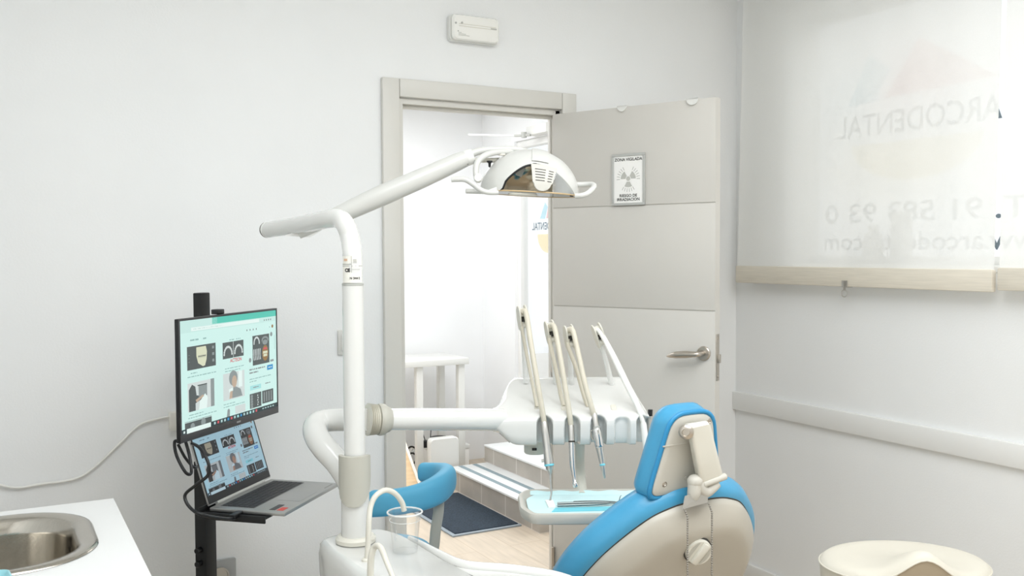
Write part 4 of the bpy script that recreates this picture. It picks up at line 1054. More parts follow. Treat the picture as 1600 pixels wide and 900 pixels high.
m = MB(); m.tube([dome(x, psimax(x), .975)-FW*.0 for x in xs if -.6 < x < .12], .0035, 8); obj('seal', m, BLACKP, hd)
# centre strap and vented tongue
m = MB(); cols = []
for i in range(13):
    u = -1+2*i/12; c = []
    for j in range(25):
        psi = lerp(.2, 2.4, j/24); x = .17+u*.16; c.append(dome(x, psi, 1.025))
    cols.append(c)
sheet(m, cols); cols2 = [[p-(p-HC).normalized()*.004 for p in c] for c in (cols[0], cols[-1])]
sheet(m, [cols[0], cols2[0]]); sheet(m, [cols[-1], cols2[1]])
obj('strap', m, LAMPW, hd, sharp=50)
def tong(u, t, k=1.055):
    w = lerp(.245, .16, t) if t < .72 else .16*math.sqrt(max(0, 1-((t-.72)/.28)**2)*.98+.0004)+.0
    return dome(.24+u*w-.02*t, lerp(2.52, 3.12, t), k)
m = MB(); tt = [0, .1, .2, .3, .4, .5, .6, .68, .76, .83, .89, .94, .975, .995, 1]
outer_ = [[tong(-1+2*i/10, t) for t in tt] for i in range(11)]
inner_ = [[tong(-1+2*i/10, t, .99) for t in tt] for i in range(11)]
sheet(m, outer_); sheet(m, inner_); sheet(m, [outer_[0], inner_[0]]); sheet(m, [outer_[-1], inner_[-1]])
sheet(m, [[a[0], b[0]] for a, b in zip(outer_, inner_)]); sheet(m, [[a[-1], b[-1]] for a, b in zip(outer_, inner_)])
tg = obj('vent_cover', m, VENTC, ol, sharp=50)
m = MB()
for r in range(5):
    t = .2+.105*r
    for u0, u1 in ((-.72, .16), (.42, .82)):
        for k in range(4):
            a, b = lerp(u0, u1, k/4), lerp(u0, u1, (k+1)/4)
            m.f([m.v(tong(a, t+.01*(a > .3), 1.062)), m.v(tong(b, t+.01*(a > .3), 1.062)), m.v(tong(b, t+.026+.01*(a > .3), 1.062)), m.v(tong(a, t+.026+.01*(a > .3), 1.062))])
obj('vent_slots', m, DARK, tg, label='dark vent slots', fix=False)
# bottom rim and glass
m = MB(); el_ = [HMx @ Vector((HA*.985*math.cos(2*PI*k/60), HB*.985*math.sin(2*PI*k/60), 0)) for k in range(61)]
m.tube(el_, .0022, 8, cap=False); obj('base_rim', m, mat('tan_rim', rgb(196, 170, 130), .4, noise=.05), ol)
m = MB(); m.poly(HMx, [(HA*.97*math.cos(2*PI*k/48), HB*.97*math.sin(2*PI*k/48)) for k in range(48)], -.001); obj('front_glass', m, GLASS, ol)
m = MB(); m.prism([(.042*math.cos(a)-.02, -.05+.018*math.sin(a)) for a in [2*PI*k/24 for k in range(24)]], HMx, -.009, -.002, .002); obj('sensor', m, CREAMP, ol)
m = MB(); m.span((.118, -.05, -.004), (.128, -.03, .006), .001, HMx); obj('corner_catch', m, BLACKP, ol)
# handles
m = MB(); zh = 2.69
m.tube([at(705, 281, zh), at(714, 280, zh), at(727, 280.5, zh), at(738, 287, zh), at(750, 296, zh), at(762, 300.5, zh), at(778, 301, zh+.01)], [.0068, .0078, .0078, .0076, .0076, .0072, .0068], 16, smooth=6); hn = obj('handle', m, LAMPW, ol, label='left grip handle')
m = MB(); m.tube([at(728, 298.5, zh+.1), at(745, 299, zh+.1), at(775, 300, zh+.05)], [.007, .0075, .007], 16, smooth=4); obj('handle', m, LAMPW, ol, label='left rear grip handle')
m = MB(); m.hexa([at(760, 303, zh+.01), at(777, 302, zh+.01), at(777, 302, zh+.04), at(760, 303, zh+.05)], [at(762, 297, zh+.01), at(776, 292, zh+.01), at(776, 292, zh+.04), at(762, 297, zh+.05)]); obj('end_block', m, WHITEP, ol)
m = MB(); zh = 2.8
m.tube([at(894, 288, zh), at(908, 288.5, zh), at(921, 288, zh-.01), at(928, 289.5, zh-.03), at(927, 294, zh-.05), at(918, 302, zh-.07), at(909, 305.5, zh-.075), at(899, 306, zh-.07)], .0078, 16, smooth=6); obj('handle', m, LAMPW, ol, label='right grip loop')
m = MB(); pv = at(893, 281, 2.8); m.lathe(frame_zx(pv, hx_, UP), [(.012, -.012), (.012, .006), (.008, .009), (.001, .0095)], 20); obj('pivot_cap', m, WHITEP, ol)

# ================================================================== DELIVERY UNIT
du2 = thing('instrument_console', at(890, 697, 2.8), 'white sloping dentist instrument console on a thick swing arm, four whip arms on top', 'dental console')
# swing arm
m = MB(); za = 2.47
m.tube([at(559, 815, 2.45), at(555, 785, 2.455), at(545, 752, 2.465), at(528, 724, 2.48), at(507, 700, 2.5), at(494, 680, 2.53), at(493, 665, 2.57), at(506, 658, 2.60), at(528, 656, 2.60), at(556, 656, 2.57), at(578, 656, 2.53)], [.026, .03, .0315, .032, .033, .033, .032, .0315, .031, .031, .031], 28, smooth=8); obj('elbow', m, WHITEG, du2)
zb0, zb1 = 2.53, 2.70
def sw(px, py): return at(px, py, lerp(zb0, zb1, (px-575)/200))
d = (sw(770, 655)-sw(575, 655)).normalized()
m = MB(); p0 = sw(573, 655.5); bm_ = frame_zx(p0, d, UP)
prof = [(.03, 0)]
nb = 6; L = (sw(590, 655)-p0).length
for k in range(nb):
    prof += [(.036, L*k/nb+.001), (.0435-.0006*k, L*(k+.5)/nb), (.036, L*(k+1)/nb-.001)]
m.lathe(bm_, prof+[(.03, L)], 36); obj('bellows', m, CREAMP, du2)
m = MB(); p0 = sw(589, 655.5); L = (sw(609, 655)-p0).length
m.lathe(frame_zx(p0, d, UP), [(.03, 0), (.041, .002), (.0435, .008), (.042, .02), (.036, .026), (.0335, .034), (.0315, L)], 36); obj('collar', m, GREYP, du2)
m = MB(); m.tube([sw(607, 655), sw(680, 655), sw(786, 656)], [.0295, .0305, .032], 32, smooth=4); obj('arm', m, WHITEG, du2)
# console body: profile (d, h) swept along the view's level axis
Of = at(800, 697, 2.68); Of = CAM + ROT @ Vector((0, 0, 0)) + RT*((at(800, 697, 2.68)-CAM).dot(RT)) + FW*((at(800, 697, 2.68)-CAM).dot(FW)) + UP*((at(800, 697, 2.68)-CAM).dot(UP))
def latx(px, z): return (at(px, 650, z)-CAM).dot(RT)
f_z = (at(900, 697, 2.68)-CAM).dot(FW)
hb = at(900, 697, 2.68).z; hl = at(900, 652, 2.69).z; ht = at(900, 588, 2.93).z
prof = smooth_poly([(.004, hb+.012), (.0, hb+.03), (.0, hl-.012), (.012, hl+.004), (.05, hl+.02), (.12, lerp(hl, ht, .52)), (.19, lerp(hl, ht, .86)), (.225, ht), (.25, ht-.004), (.268, ht-.03), (.27, hb+.07), (.25, hb+.02), (.2, hb+.004), (.1, hb), (.03, hb), (.012, hb+.002)], 6)
NP = len(prof)
ach = sw(780, 656); adep = (ach-CAM).dot(FW)-f_z; ahh = ach.z
circ = []
pc = Vector((.13, (hb+ht)/2))
for p in prof:
    a = math.atan2((p.y-pc.y), (p.x-pc.x)); circ.append(Vector((adep+.034*math.cos(a), ahh+.034*math.sin(a))))
slots = [(851, .021, 1), (894, .0205, 1), (935, .0205, 1), (972, .021, .55), (1006, .02, 1)]
slots = [(latx(px, 2.68), w, k) for px, w, k in slots]
NU = 150; rs = []
def bodyp(i):
    t = i/NU
    xl = latx(771, 2.72)
    out = []
    k = sstep(0, .19, t)
    for p, c in zip(prof, circ):
        xr = lerp(latx(1017, 2.68), latx(981, 2.93), max(0, min(1, p.x/.235)))
        xle = xl
        # left end rounded towards the arm
        q = c.lerp(p, math.sin(k*PI/2)**.9)
        e = sstep(.955, 1.0, t)
        ctr = Vector((.12, lerp(hb, ht, .45)))
        q = q.lerp(ctr, .22*e*e)
        x = lerp(xle, xr, t)
        dd, hh = q.x, q.y
        for sx, w, kk in slots:
            u = abs(x-sx)/w
            if u < 1.25 and p.x < .07 and k > .5:
                top = hl-.0-.012*u*u
                f = (1-sstep(.78, 1.12, u))*(1-sstep(top-.012, top+.012, p.y))*(1-sstep(.03, .07, p.x))
                dd += .036*f*kk
        out.append(CAM*0+Vector((CAM.x, CAM.y, 0))+RT*x+FW*(f_z+dd)+UP*hh)
    return out
m = MB(); m.rings([bodyp(i) for i in range(NU+1)]); cb_ = obj('console_body', m, WHITEG, du2, sharp=60)
# grey pads
def conp(px, py, z): return at(px, py, z)
for px, py in ((838.5, 640), (881, 638.5), (918, 640), (958.5, 638.5)):
    z = 2.73; p = at(px, py, z)
    n = (UP*.9-FW*.36).normalized()
    m = MB(); Mp = frame_zx(p+n*.001, n, RT); m.prism(rrect(.0085, .017, .008, 5), Mp, -.012, .0045, .002); obj('rubber_pad', m, CREAMP if px != 838.5 else GREYP, cb_, label='small rubber rest pad')
m = MB(); p = at(1016, 655, 2.72); m.tube([p, at(1016, 649, 2.72)], .006, 12); m.mi = 1; m.tube([at(1016, 650, 2.72), at(1016, 640, 2.72)], [.0065, .0072], 14); obj('joystick', m, [SILVER, BLACKP], du2, label='small black joystick knob')
# grey joint and bracket below
m = MB(); p = at(836, 700, 2.82); m.lathe(frame(p-UP*.015, RT, FW, UP), [(.001, 0), (.03, 0), (.033, .004), (.033, .045), (.001, .046)], 28); jn = obj('under_joint', m, CREAMP, du2)
m = MB(); m.box((0, 0, 0), (.014, .006, .007), frame(at(835, 702, 2.785), RT, FW, UP), .001); obj('switch', m, DARK, jn)
m = MB(); m.hexa([at(770, 664, 2.74), at(798, 690, 2.74), at(796, 692, 2.8), at(770, 668, 2.8)], [at(774, 667, 2.74), at(800, 686, 2.74), at(800, 686, 2.8), at(774, 664, 2.8)]); obj('arm_cover', m, GREYM, du2)
# whip arms with pulley heads
whips = [  # base px,py ; head px,py ; lean of head
    ((822, 592), (815.5, 492), (0.05, 1)), ((869, 594), (859, 515), (.1, 1)), ((893, 596), (888.5, 522), (.1, 1)), ((957, 600), (934, 520), (.35, 1))]
WZ0_, WZ1_ = 2.86, 2.79
for (b, h, ln) in whips:
    z1 = WZ1_; hp = at(*h, z1); bp_ = at(*b, WZ0_)
    m = MB(); m.tube([bp_-UP*.01, bp_.lerp(hp, .5), hp-UP*.012], [.0085, .0075, .0065], 12, smooth=4); wa = obj('whip_arm', m, VENTF, du2)
    m = MB(); axv = (hp-bp_).normalized(); sd = (RT*.9+FW*.3); sd = (sd-axv*sd.dot(axv)).normalized(); fr = axv.cross(sd)
    Mh = frame(hp, sd, fr, axv)
    for s in (-1, 1):
        pl = [(-.019, -.036), (-.012, -.045), (.004, -.04), (.014, -.015), (.016, .01), (.01, .024), (0, .03), (-.012, .026), (-.02, .006)]
        Mp = Mh @ Matrix(((0, 0, 1, 0), (1, 0, 0, 0), (0, 1, 0, 0), (0, 0, 0, 1)))
        m.prism(smooth_poly(pl, 3), Mp, s*.0105-.0022, s*.0105+.0022, .001)
    m.cyl(Mh @ Vector((-.009, 0, .008)), Mh @ Vector((.009, 0, .008)), .0135, 18); m.cyl(Mh @ Vector((-.009, -.008, -.03)), Mh @ Vector((.009, -.008, -.03)), .008, 14)
    obj('pulley_head', m, CREAMP, wa, label='cream pulley head')
    m = MB(); m.cyl(Mh @ Vector((-.0092, -.002, -.012)), Mh @ Vector((.0092, -.002, -.012)), .010, 14); obj('slot', m, DARK, wa)
def hose(pts, r, mm, parent, label=None):
    m = MB(); m.tube([at(*p) for p in pts], r, 12, smooth=7); return obj('hose', m, mm, parent, label=label)
def along(pa, pb):
    pa, pb = at(*pa), at(*pb); ax_ = (pb-pa); return frame_zx(pa, ax_, RT), ax_.length
# 1 air and water syringe
h1_ = thing('air_water_syringe', at(857, 735, 2.68), 'steel air and water syringe with thin nozzle, leftmost hanging instrument', 'dental instrument', 'instruments hung on the console')
M_, L = along((850, 659, 2.69), (859, 734, 2.665))
m = MB(); m.lathe(M_, [(.001, 0), (.0095, 0), (.0105, .004), (.011, .03), (.0115, L*.55), (.0135, L*.8), (.0135, L*.88), (.001, L*.885)], 22); by_ = obj('handle', m, SILVER, h1_)
m = MB(); m.lathe(M_, [(.001, L*.88), (.0138, L*.88), (.0138, L*.915), (.012, L*.925), (.001, L*.926)], 22); obj('colour_ring', m, CYAND, h1_, label='pale blue ring')
m = MB(); m.lathe(M_, [(.001, L*.92), (.0115, L*.92), (.010, L*.99), (.006, L*1.02), (.0055, L*1.06), (.0035, L*1.1), (.001, L*1.1)], 18); m.tube([M_ @ Vector((0, 0, L*1.08)), at(860, 752, 2.66), at(861.5, 770, 2.655), at(859, 784, 2.65)], .0026, 10, smooth=5); obj('nozzle', m, SILVER, h1_)
m = MB(); m.cyl(M_ @ Vector((-.012, -.006, L*.8)), M_ @ Vector((-.020, -.008, L*.8)), .0045, 14); obj('button', m, SILVER, by_)
hose([(816, 487, 2.775), (822, 490, 2.765), (830, 540, 2.73), (840, 600, 2.70), (848, 645, 2.69), (850.5, 664, 2.69)], .0078, TUBEM, h1_, 'cream hose')
hose([(814, 503, 2.785), (815, 512, 2.785), (824, 560, 2.78), (835, 615, 2.755), (839, 636, 2.735)], .005, TUBEM, h1_, 'thin cream return hose')
# 2 turbine
h2_ = thing('turbine_handpiece', at(896, 755, 2.68), 'slim chrome dental turbine with angled head, second hanging instrument from the left', 'dental instrument', 'instruments hung on the console')
M_, L = along((892, 663, 2.69), (893.5, 692, 2.68))
m = MB(); m.lathe(M_, [(.001, 0), (.0075, 0), (.0085, .006), (.0088, L*.9), (.0088, L), (.001, L+.001)], 20); obj('coupling', m, SILVER, h2_)
m = MB(); m.tube([M_ @ Vector((0, 0, L-.002)), at(894, 712, 2.675), at(895, 730, 2.67), at(897.5, 748, 2.665), at(898.5, 754, 2.66)], [.0092, .0088, .0075, .0055, .005], 18, smooth=5); obj('shaft', m, CHROME, h2_)
m = MB(); m.lathe(M_, [(.0089, L-.006), (.0095, L-.005), (.0095, L-.002), (.0089, L-.001)], 20); obj('ring', m, DARK, h2_)
m = MB(); hp = at(899, 757, 2.66); m.lathe(frame_zx(hp, Vector((0, 0, -1))-FW*.25+RT*.3, RT), [(.001, -.008), (.0065, -.007), (.0075, -.003), (.0075, .005), (.006, .008), (.001, .0085)], 20); obj('head', m, CHROME, h2_)
hose([(859, 510, 2.775), (866, 511, 2.76), (874, 550, 2.73), (883, 605, 2.705), (890, 648, 2.69), (892.5, 668, 2.69)], .0078, TUBEM, h2_, 'cream hose')
hose([(858, 524, 2.785), (859, 535, 2.78), (868, 575, 2.765), (877, 620, 2.745), (881, 634, 2.735)], .0062, TUBEM, h2_, 'cream return hose')
# 3 micromotor
h3_ = thing('micromotor_handpiece', at(937, 720, 2.68), 'thick chrome dental micromotor with tapering nose, third hanging instrument from the left', 'dental instrument', 'instruments hung on the console')
M_, L = along((928, 645, 2.69), (945, 748, 2.655))
m = MB(); m.lathe(M_, [(.001, 0), (.0075, 0), (.0085, .004), (.009, L*.22), (.001, L*.221)], 22); obj('coupling', m, SILVER, h3_)
m = MB(); m.lathe(M_, [(.001, L*.205), (.0102, L*.205), (.0102, L*.24), (.001, L*.241)], 22); obj('ring', m, GREYM, h3_)
m = MB(); m.lathe(M_, [(.001, L*.24), (.0112, L*.24), (.0128, L*.28), (.0128, L*.51), (.0115, L*.525), (.001, L*.526)], 24); mo_ = obj('motor', m, CHROME, h3_)
m = MB()
for k in range(10):
    a = 2*PI*k/10; m.cyl(M_ @ Vector((.0126*math.cos(a), .0126*math.sin(a), L*.3)), M_ @ Vector((.0126*math.cos(a), .0126*math.sin(a), L*.5)), .0008, 6)
tag(obj('knurling', m, GREYM, mo_), kind='stuff')
m = MB(); m.lathe(M_, [(.001, L*.525), (.0116, L*.525), (.0108, L*.56), (.0092, L*.72), (.0072, L*.78), (.0072, L*.86), (.005, L*.9), (.0035, L*.985), (.001, L)], 22); obj('nose', m, SILVER, h3_)
m = MB(); m.lathe(M_, [(.0073, L*.775), (.0079, L*.78), (.0079, L*.80), (.0073, L*.805)], 20); obj('colour_ring', m, CYAND, h3_, label='pale blue ring')
m = MB(); m.tube([M_ @ Vector((-.0125, -.004, L*.26)), M_ @ Vector((-.017, -.005, L*.27)), M_ @ Vector((-.017, -.005, L*.36)), M_ @ Vector((-.0135, -.004, L*.4))], .0018, 8, smooth=3); obj('water_tube', m, NICKEL, h3_)
hose([(888, 516, 2.775), (895, 517, 2.76), (903, 550, 2.735), (914, 600, 2.705), (924, 635, 2.69), (929, 652, 2.69)], .0078, TUBEM, h3_, 'cream hose')
hose([(887, 530, 2.785), (888, 542, 2.78), (900, 575, 2.765), (913, 620, 2.745), (919, 636, 2.735)], .0062, TUBEM, h3_, 'cream return hose')
# 4 scaler hose (handpiece hidden behind the headrest)
h4_ = thing('scaler_handpiece', at(1009, 680, 2.68), 'instrument on a thin white hose at the right, mostly hidden behind the headrest', 'dental instrument', 'instruments hung on the console')
hose([(932, 516, 2.775), (938, 520, 2.765), (955, 553, 2.74), (975, 595, 2.72), (995, 635, 2.70), (1006, 664, 2.69)], .0062, TUBEW, h4_, 'white hose')
hose([(936, 516, 2.79), (941, 522, 2.785), (962, 560, 2.765), (983, 603, 2.74), (997, 632, 2.72), (1007, 668, 2.695)], .0056, TUBEW, h4_, 'white hose')
M_, L = along((1005, 660, 2.69), (1014, 735, 2.67))
m = MB(); m.lathe(M_, [(.001, 0), (.0075, 0), (.009, .006), (.0095, L*.7), (.006, L*.9), (.002, L), (.001, L)], 20); obj('handle', m, WHITEP, h4_)

# ================================================================== TRAY TABLE
TZ_ = at(900, 801, 2.5).z
tt_ = thing('tray_table', at(900, 800, 2.6), 'beige instrument tray on a post under the white console', 'tray')
tx0 = latx(811, 2.52); tx1 = latx(1028, 2.6)
t0 = (at(900, 803, 2.5)-CAM).dot(FW)-.012; t1 = t0+.27
def TP(x, d, h): return Vector((CAM.x, CAM.y, 0))+RT*x+FW*d+UP*h
TM = frame(TP(0, 0, 0), RT, FW, UP)
def tray_ring(ins, h):
    xa_, xb_, ya, yb_ = tx0+ins, tx1-ins, t0+ins, t1-ins
    base = [(xa_+.028, ya), (xb_-.02, ya), (xb_, ya+.03), (xb_, yb_-.03), (xb_-.02, yb_), (xa_+.02, yb_), (xa_-.004, yb_-.05), (xa_+.0, ya+.07)]
    pts = []
    n_ = len(base)
    for i in range(n_):
        a, b, c = [Vector(base[(i+k) % n_]) for k in (-1, 0, 1)]
        r = min(.018, (a-b).length*.45, (c-b).length*.45)
        p, q = b+(a-b).normalized()*r, b+(c-b).normalized()*r
        for k in range(5):
            t = k/4; pts.append((1-t)**2*p+2*t*(1-t)*b+t*t*q)
    return [TM @ Vector((*p, h)) for p in pts]
m = MB(); m.rings([tray_ring(.06, TZ_-.036), tray_ring(.02, TZ_-.034), tray_ring(.004, TZ_-.028), tray_ring(0, TZ_-.012), tray_ring(.003, TZ_-.002), tray_ring(.008, TZ_), tray_ring(.014, TZ_-.002), tray_ring(.02, TZ_-.016), tray_ring(.024, TZ_-.017)])
obj('tray', m, PLATE, tt_, sharp=50)
m = MB(); ps = at(905, 700, 2.84); pe = Vector((ps.x, ps.y, TZ_-.03))
pbk = TP((at(905, 700, 2.84)-CAM).dot(RT), t1-.02, TZ_-.03)
m.tube([ps+UP*.02, Vector((ps.x, ps.y, TZ_+.05)), Vector((pbk.x, pbk.y, TZ_-.018))], [.017, .0165, .016], 20, smooth=5); obj('post', m, CREAMP, tt_)
m = MB(); kq = at(918, 825, 2.58); m.lathe(frame((kq.x, kq.y, TZ_-.047), RT, FW, UP), [(.001, 0), (.016, 0), (.02, .006), (.02, .014), (.001, .0145)], 24); obj('under_knob', m, GREYM, tt_)
# things on the tray
m = MB(); hz0 = TZ_-.0125
def lin_ring(ins, h): return tray_ring(ins, h)
m.rings([tray_ring(.024, hz0), tray_ring(.024, hz0+.001)])
# upturned paper edge along the back rim
xx = [lerp(tx0+.03, tx1-.04, k/30) for k in range(31)]
for k in range(30):
    def ed(x, i): return (TM @ Vector((x, t1-.03, hz0+.001)), TM @ Vector((x, t1-.021, TZ_-.002+.0015*math.sin(i*.9))))
    a, b = ed(xx[k], k), ed(xx[k+1], k+1); m.f([m.v(a[0]), m.v(b[0]), m.v(b[1]), m.v(a[1])])
tag(obj('tray_liner', m, CYAN, fix=False), 'pale cyan paper liner covering the instrument tray', 'paper')
hz = hz0+.0015
def onT(px, py, dh=0): return onZ(px, py, hz+dh)
m = MB(); m.poly(Matrix.Identity(4), [], 0) if False else None
a, b, c, d_ = onT(862, 800), onT(985, 797), onT(985, 791), onT(868, 794)
m.hexa([a, b, c, d_], [p+UP*.0012 for p in (a, b, c, d_)]); tag(obj('paper_strip', m, CYAND), 'bright blue strip of folded paper along the front of the tray', 'paper')
a, b, c, d_ = onT(857, 794), onT(868, 793), onT(864, 783), onT(852, 783)
m = MB(); m.hexa([a, b, c, d_], [p+UP*.004 for p in (a, b, c, d_)]); tag(obj('gauze', m, PAPER), 'small white gauze pad at the left end of the instruments on the tray', 'gauze')
INSM = mat('instrument_steel', rgb(132, 140, 140), .32, metal=.8, noise=.03)
def instr(name, pts, r, label, mm=INSM, tip=None):
    t = thing(name, onT(*pts[0]), label, 'dental instrument', 'instruments laid on the tray')
    P_ = [onT(px, py, r[0]+.0026+(p_[0] if p_ else 0)) for px, py, *p_ in pts]
    m = MB(); m.tube(P_, r, 10, smooth=5); obj('shank', m, mm, t)
    if tip: tip(t, P_)
    return t
def grip(t, P_):
    m = MB(); m.tube([P_[0], P_[1]], .0055, 12); obj('grip', m, GREYM, t)
def hookt(t, P_):
    m = MB(); e = P_[-1]; m.tube([e, e+RT*.012+UP*.004, e+RT*.016+UP*.016, e+RT*.02+UP*.02], [.0015, .0013, .0012, .0006], 8, smooth=4); obj('hook', m, INSM, t)
def mirr(t, P_):
    m = MB(); e = P_[-1]+RT*.011+UP*.004; m.lathe(frame_zx(e, UP*.8-FW*.6, RT), [(.001, -.001), (.010, -.001), (.0105, .0004), (.0098, .001), (.001, .001)], 20); obj('mirror', m, CHROME, t)
instr('dental_probe', [(871, 790), (905, 789), (935, 788), (960, 785)], [.0038, .0038, .003, .0015], 'steel probe with upturned hook, lying nearest the front of the tray', tip=hookt)
instr('dental_mirror', [(871, 787), (900, 786), (940, 785), (968, 787)], [.004, .004, .003, .0016], 'steel mouth mirror lying between the other tray instruments', tip=mirr)
tw = thing('tweezers', onT(896, 783), 'slim steel tweezers lying farthest back on the tray', 'dental instrument', 'instruments laid on the tray')
for s in (-1, 1):
    m = MB(); q0, q1, q2 = onT(896, 784, .004), onT(935, 784.5+s*1.2, .004), onT(962, 784+s*.4, .004); m.tube([q0, q0.lerp(q1, .5), q1, q2], [.0022, .0028, .0024, .0008], 8, smooth=4); obj('tine', m, INSM, tw)
a = [onT(*p, .001) for p in ((962, 794), (998, 786), (1004, 776), (978, 779))]
m = MB(); top_ = [p+UP*h for p, h in zip(a, (.002, .006, .012, .008))]; ctr = sum(top_, Vector((0, 0, 0)))/4+UP*.004
vs = [m.v(p) for p in top_]; vc = m.v(ctr); vb = [m.v(p) for p in a]
for i in range(4): m.f([vs[i], vs[(i+1) % 4], vc]); m.f([vb[i], vb[(i+1) % 4], vs[(i+1) % 4], vs[i]])
tag(obj('clear_bag', m, BAGM), 'crumpled clear plastic bag at the right end of the tray', 'bag')
# ================================================================== PATIENT CHAIR
TC = at(1085, 784, 2.3)
al = math.radians(56)
CD = Vector((0, math.cos(al), -math.sin(al)))       # down along the back
CN = Vector((0, -math.sin(al), -math.cos(al)))      # out of the shell, towards the head end
CXa = Vector((1, 0, 0))
TB = TC+Vector((.03, 0, 0))
KM = frame(TB, CXa, -CD, CXa.cross(-CD))             # x right, y up the back, z towards viewer
if KM.to_3x3().col[2].dot(CN) < 0: raise RuntimeError('chair frame')
ch = thing('dental_chair', (TC.x, TC.y+.35, 0), 'patient chair with blue vinyl upholstery, beige back shell and trapezoid headrest', 'dental chair')
half = [(0, .0), (.06, -.002), (.1, -.012), (.14, -.03), (.175, -.06), (.215, -.105), (.252, -.16), (.28, -.23), (.292, -.31), (.29, -.42), (.27, -.52), (.2, -.56)]
outl = [(-x, y) for x, y in half[::-1]]+half[1:]
ol_ = smooth_poly(outl, 5)
shell_o = [(p.x*.965, p.y*.985-.008) for p in ol_]
m = MB(); m.pillow(shell_o, KM, [(.01, -.012), (.0, -.008), (.0, .004), (.005, .014), (.02, .029), (.04, .044), (.052, .05), (.07, .053), (.13, .056), (.2, .058)]); obj('back_shell', m, SHELL, ch, sharp=60)
m = MB(); m.pillow(ol_, KM, [(.07, -.1), (.03, -.098), (.0, -.088), (-.014, -.066), (-.018, -.045), (-.014, -.024), (-.004, -.01), (.014, -.004), (.05, -.002)]); up_ = obj('back_upholstery', m, BLUE, ch, sharp=60)
m = MB(); m.tube([KM @ Vector((p[0], p[1], -.008)) for p in shell_o]+[KM @ Vector((*shell_o[0], -.008))], .0035, 8, cap=False); obj('seam', m, DARK, up_, label='dark seam between shell and vinyl')
# raised side facet of the shell
# knob
kq = hit(1088, 857, TC+CN*.053, CN)
m = MB(); nk = KM.to_3x3().col[2]
nk = (nk*.55-FW*.75).normalized(); Mk = frame_zx(kq+nk*.004, nk, CXa)
R_k = .0335
m.lathe(Mk, [(.001, -.03), (R_k*1.02, -.03), (R_k*1.1, .0), (R_k*1.1, .006), (R_k*1.02, .008)], 36); kb_ = obj('knob_ring', m, DARK, ch)
m = MB(); m.lathe(Mk, [(.001, 0), (R_k, 0), (R_k, .013), (R_k*.94, .018), (.001, .018)], 40); kn = obj('knob', m, CREAMP, ch, label='round beige release knob')
m = MB(); Mq = Mk @ Matrix.Rotation(math.radians(62), 4, 'Z'); m.box((0, 0, .021), (R_k*1.8, .017, .013), Mq, .004); obj('grip_bar', m, CREAMP, kn)
m = MB()
for s in (-1, 1): m.prism([(R_k*.8*math.cos(a), s*(.011+(R_k*.78-.011)*max(0, math.sin(a)))) for a in [lerp(.35, PI-.35, k/12) for k in range(13)]][::s], Mq, .0175, .0187)
obj('recess', m, GREYP, kn)
# headrest
hal = math.radians(80)
HD = Vector((0, math.cos(hal), -math.sin(hal))); HX = Vector((1, 0, 0))
HO = at(1075, 708, 2.30)
HM = frame(HO, HX, -HD, HX.cross(-HD)); hn_ = HM.to_3x3().col[2]
pl = [(-.096, -.098), (-.04, -.106), (.05, -.106), (.098, -.098), (.104, -.075), (.088, .0), (.066, .075), (.052, .098), (.03, .104), (-.03, .104), (-.052, .098), (-.066, .075), (-.088, .0), (-.104, -.075)]
def round_poly(base, rad, n=6):
    pts = []; q = len(base)
    for i in range(q):
        a, b, c = [Vector(base[(i+k) % q]) for k in (-1, 0, 1)]; r = rad[i]
        p, e = b+(a-b).normalized()*r, b+(c-b).normalized()*r
        pts.append(p.lerp(e, 0) if False else p)
        for k in range(1, n+1):
            t = k/n; pts.append((1-t)**2*p+2*t*(1-t)*b+t*t*e)
    return pts
hp_ = round_poly([(-.110, -.106), (.110, -.106), (.102, -.06), (.064, .106), (-.064, .106), (-.102, -.06)], [.027, .027, .016, .044, .044, .016])
m = MB(); m.pillow([(p.x*.93, p.y*.94) for p in hp_], HM, [(.004, -.012), (0, -.006), (0, .002), (.003, .005), (.02, .006)]); hpl = obj('headrest_plate', m, PLATE, ch, sharp=50)
m = MB(); m.pillow([(p.x*1.03, p.y*1.03) for p in hp_], HM, [(.05, -.074), (.02, -.072), (.004, -.062), (-.004, -.045), (-.002, -.03), (.002, -.014), (.0, -.004), (.006, .0), (.02, .0)]); hc_ = obj('headrest_cushion', m, BLUE, ch, sharp=60)
m = MB(); m.tube([HM @ Vector((p.x*.985, p.y*.985, -.001)) for p in hp_]+[HM @ Vector((hp_[0].x*.985, hp_[0].y*.985, -.001))], .0062, 12, cap=False); obj('piping', m, BLUED, hc_)
for x, y in ((-.066, -.07), (.05, .078), (-.038, .062), (-.002, -.062), (.0, .08)):
    big = y in (-.07, .078)
    m = MB(); m.lathe(HM @ Matrix.Translation((x, y, .005)), [(.001, 0), (.0075 if big else .0055, 0), (.007 if big else .005, .0015), (.004, .002), (.003, .0008), (.001, .0008)] if y != .08 else [(.001, 0), (.002, 0), (.002, .001), (.001, .001)], 18)
    obj('screw', m, NICKEL if big else GREYP, hpl, label='metal screw' if big else 'plastic plug')
m = MB(); m.span((-.085, .026, .0055), (-.0, .030, .0068), .0005, HM); obj('ridge', m, PLATE, hpl)
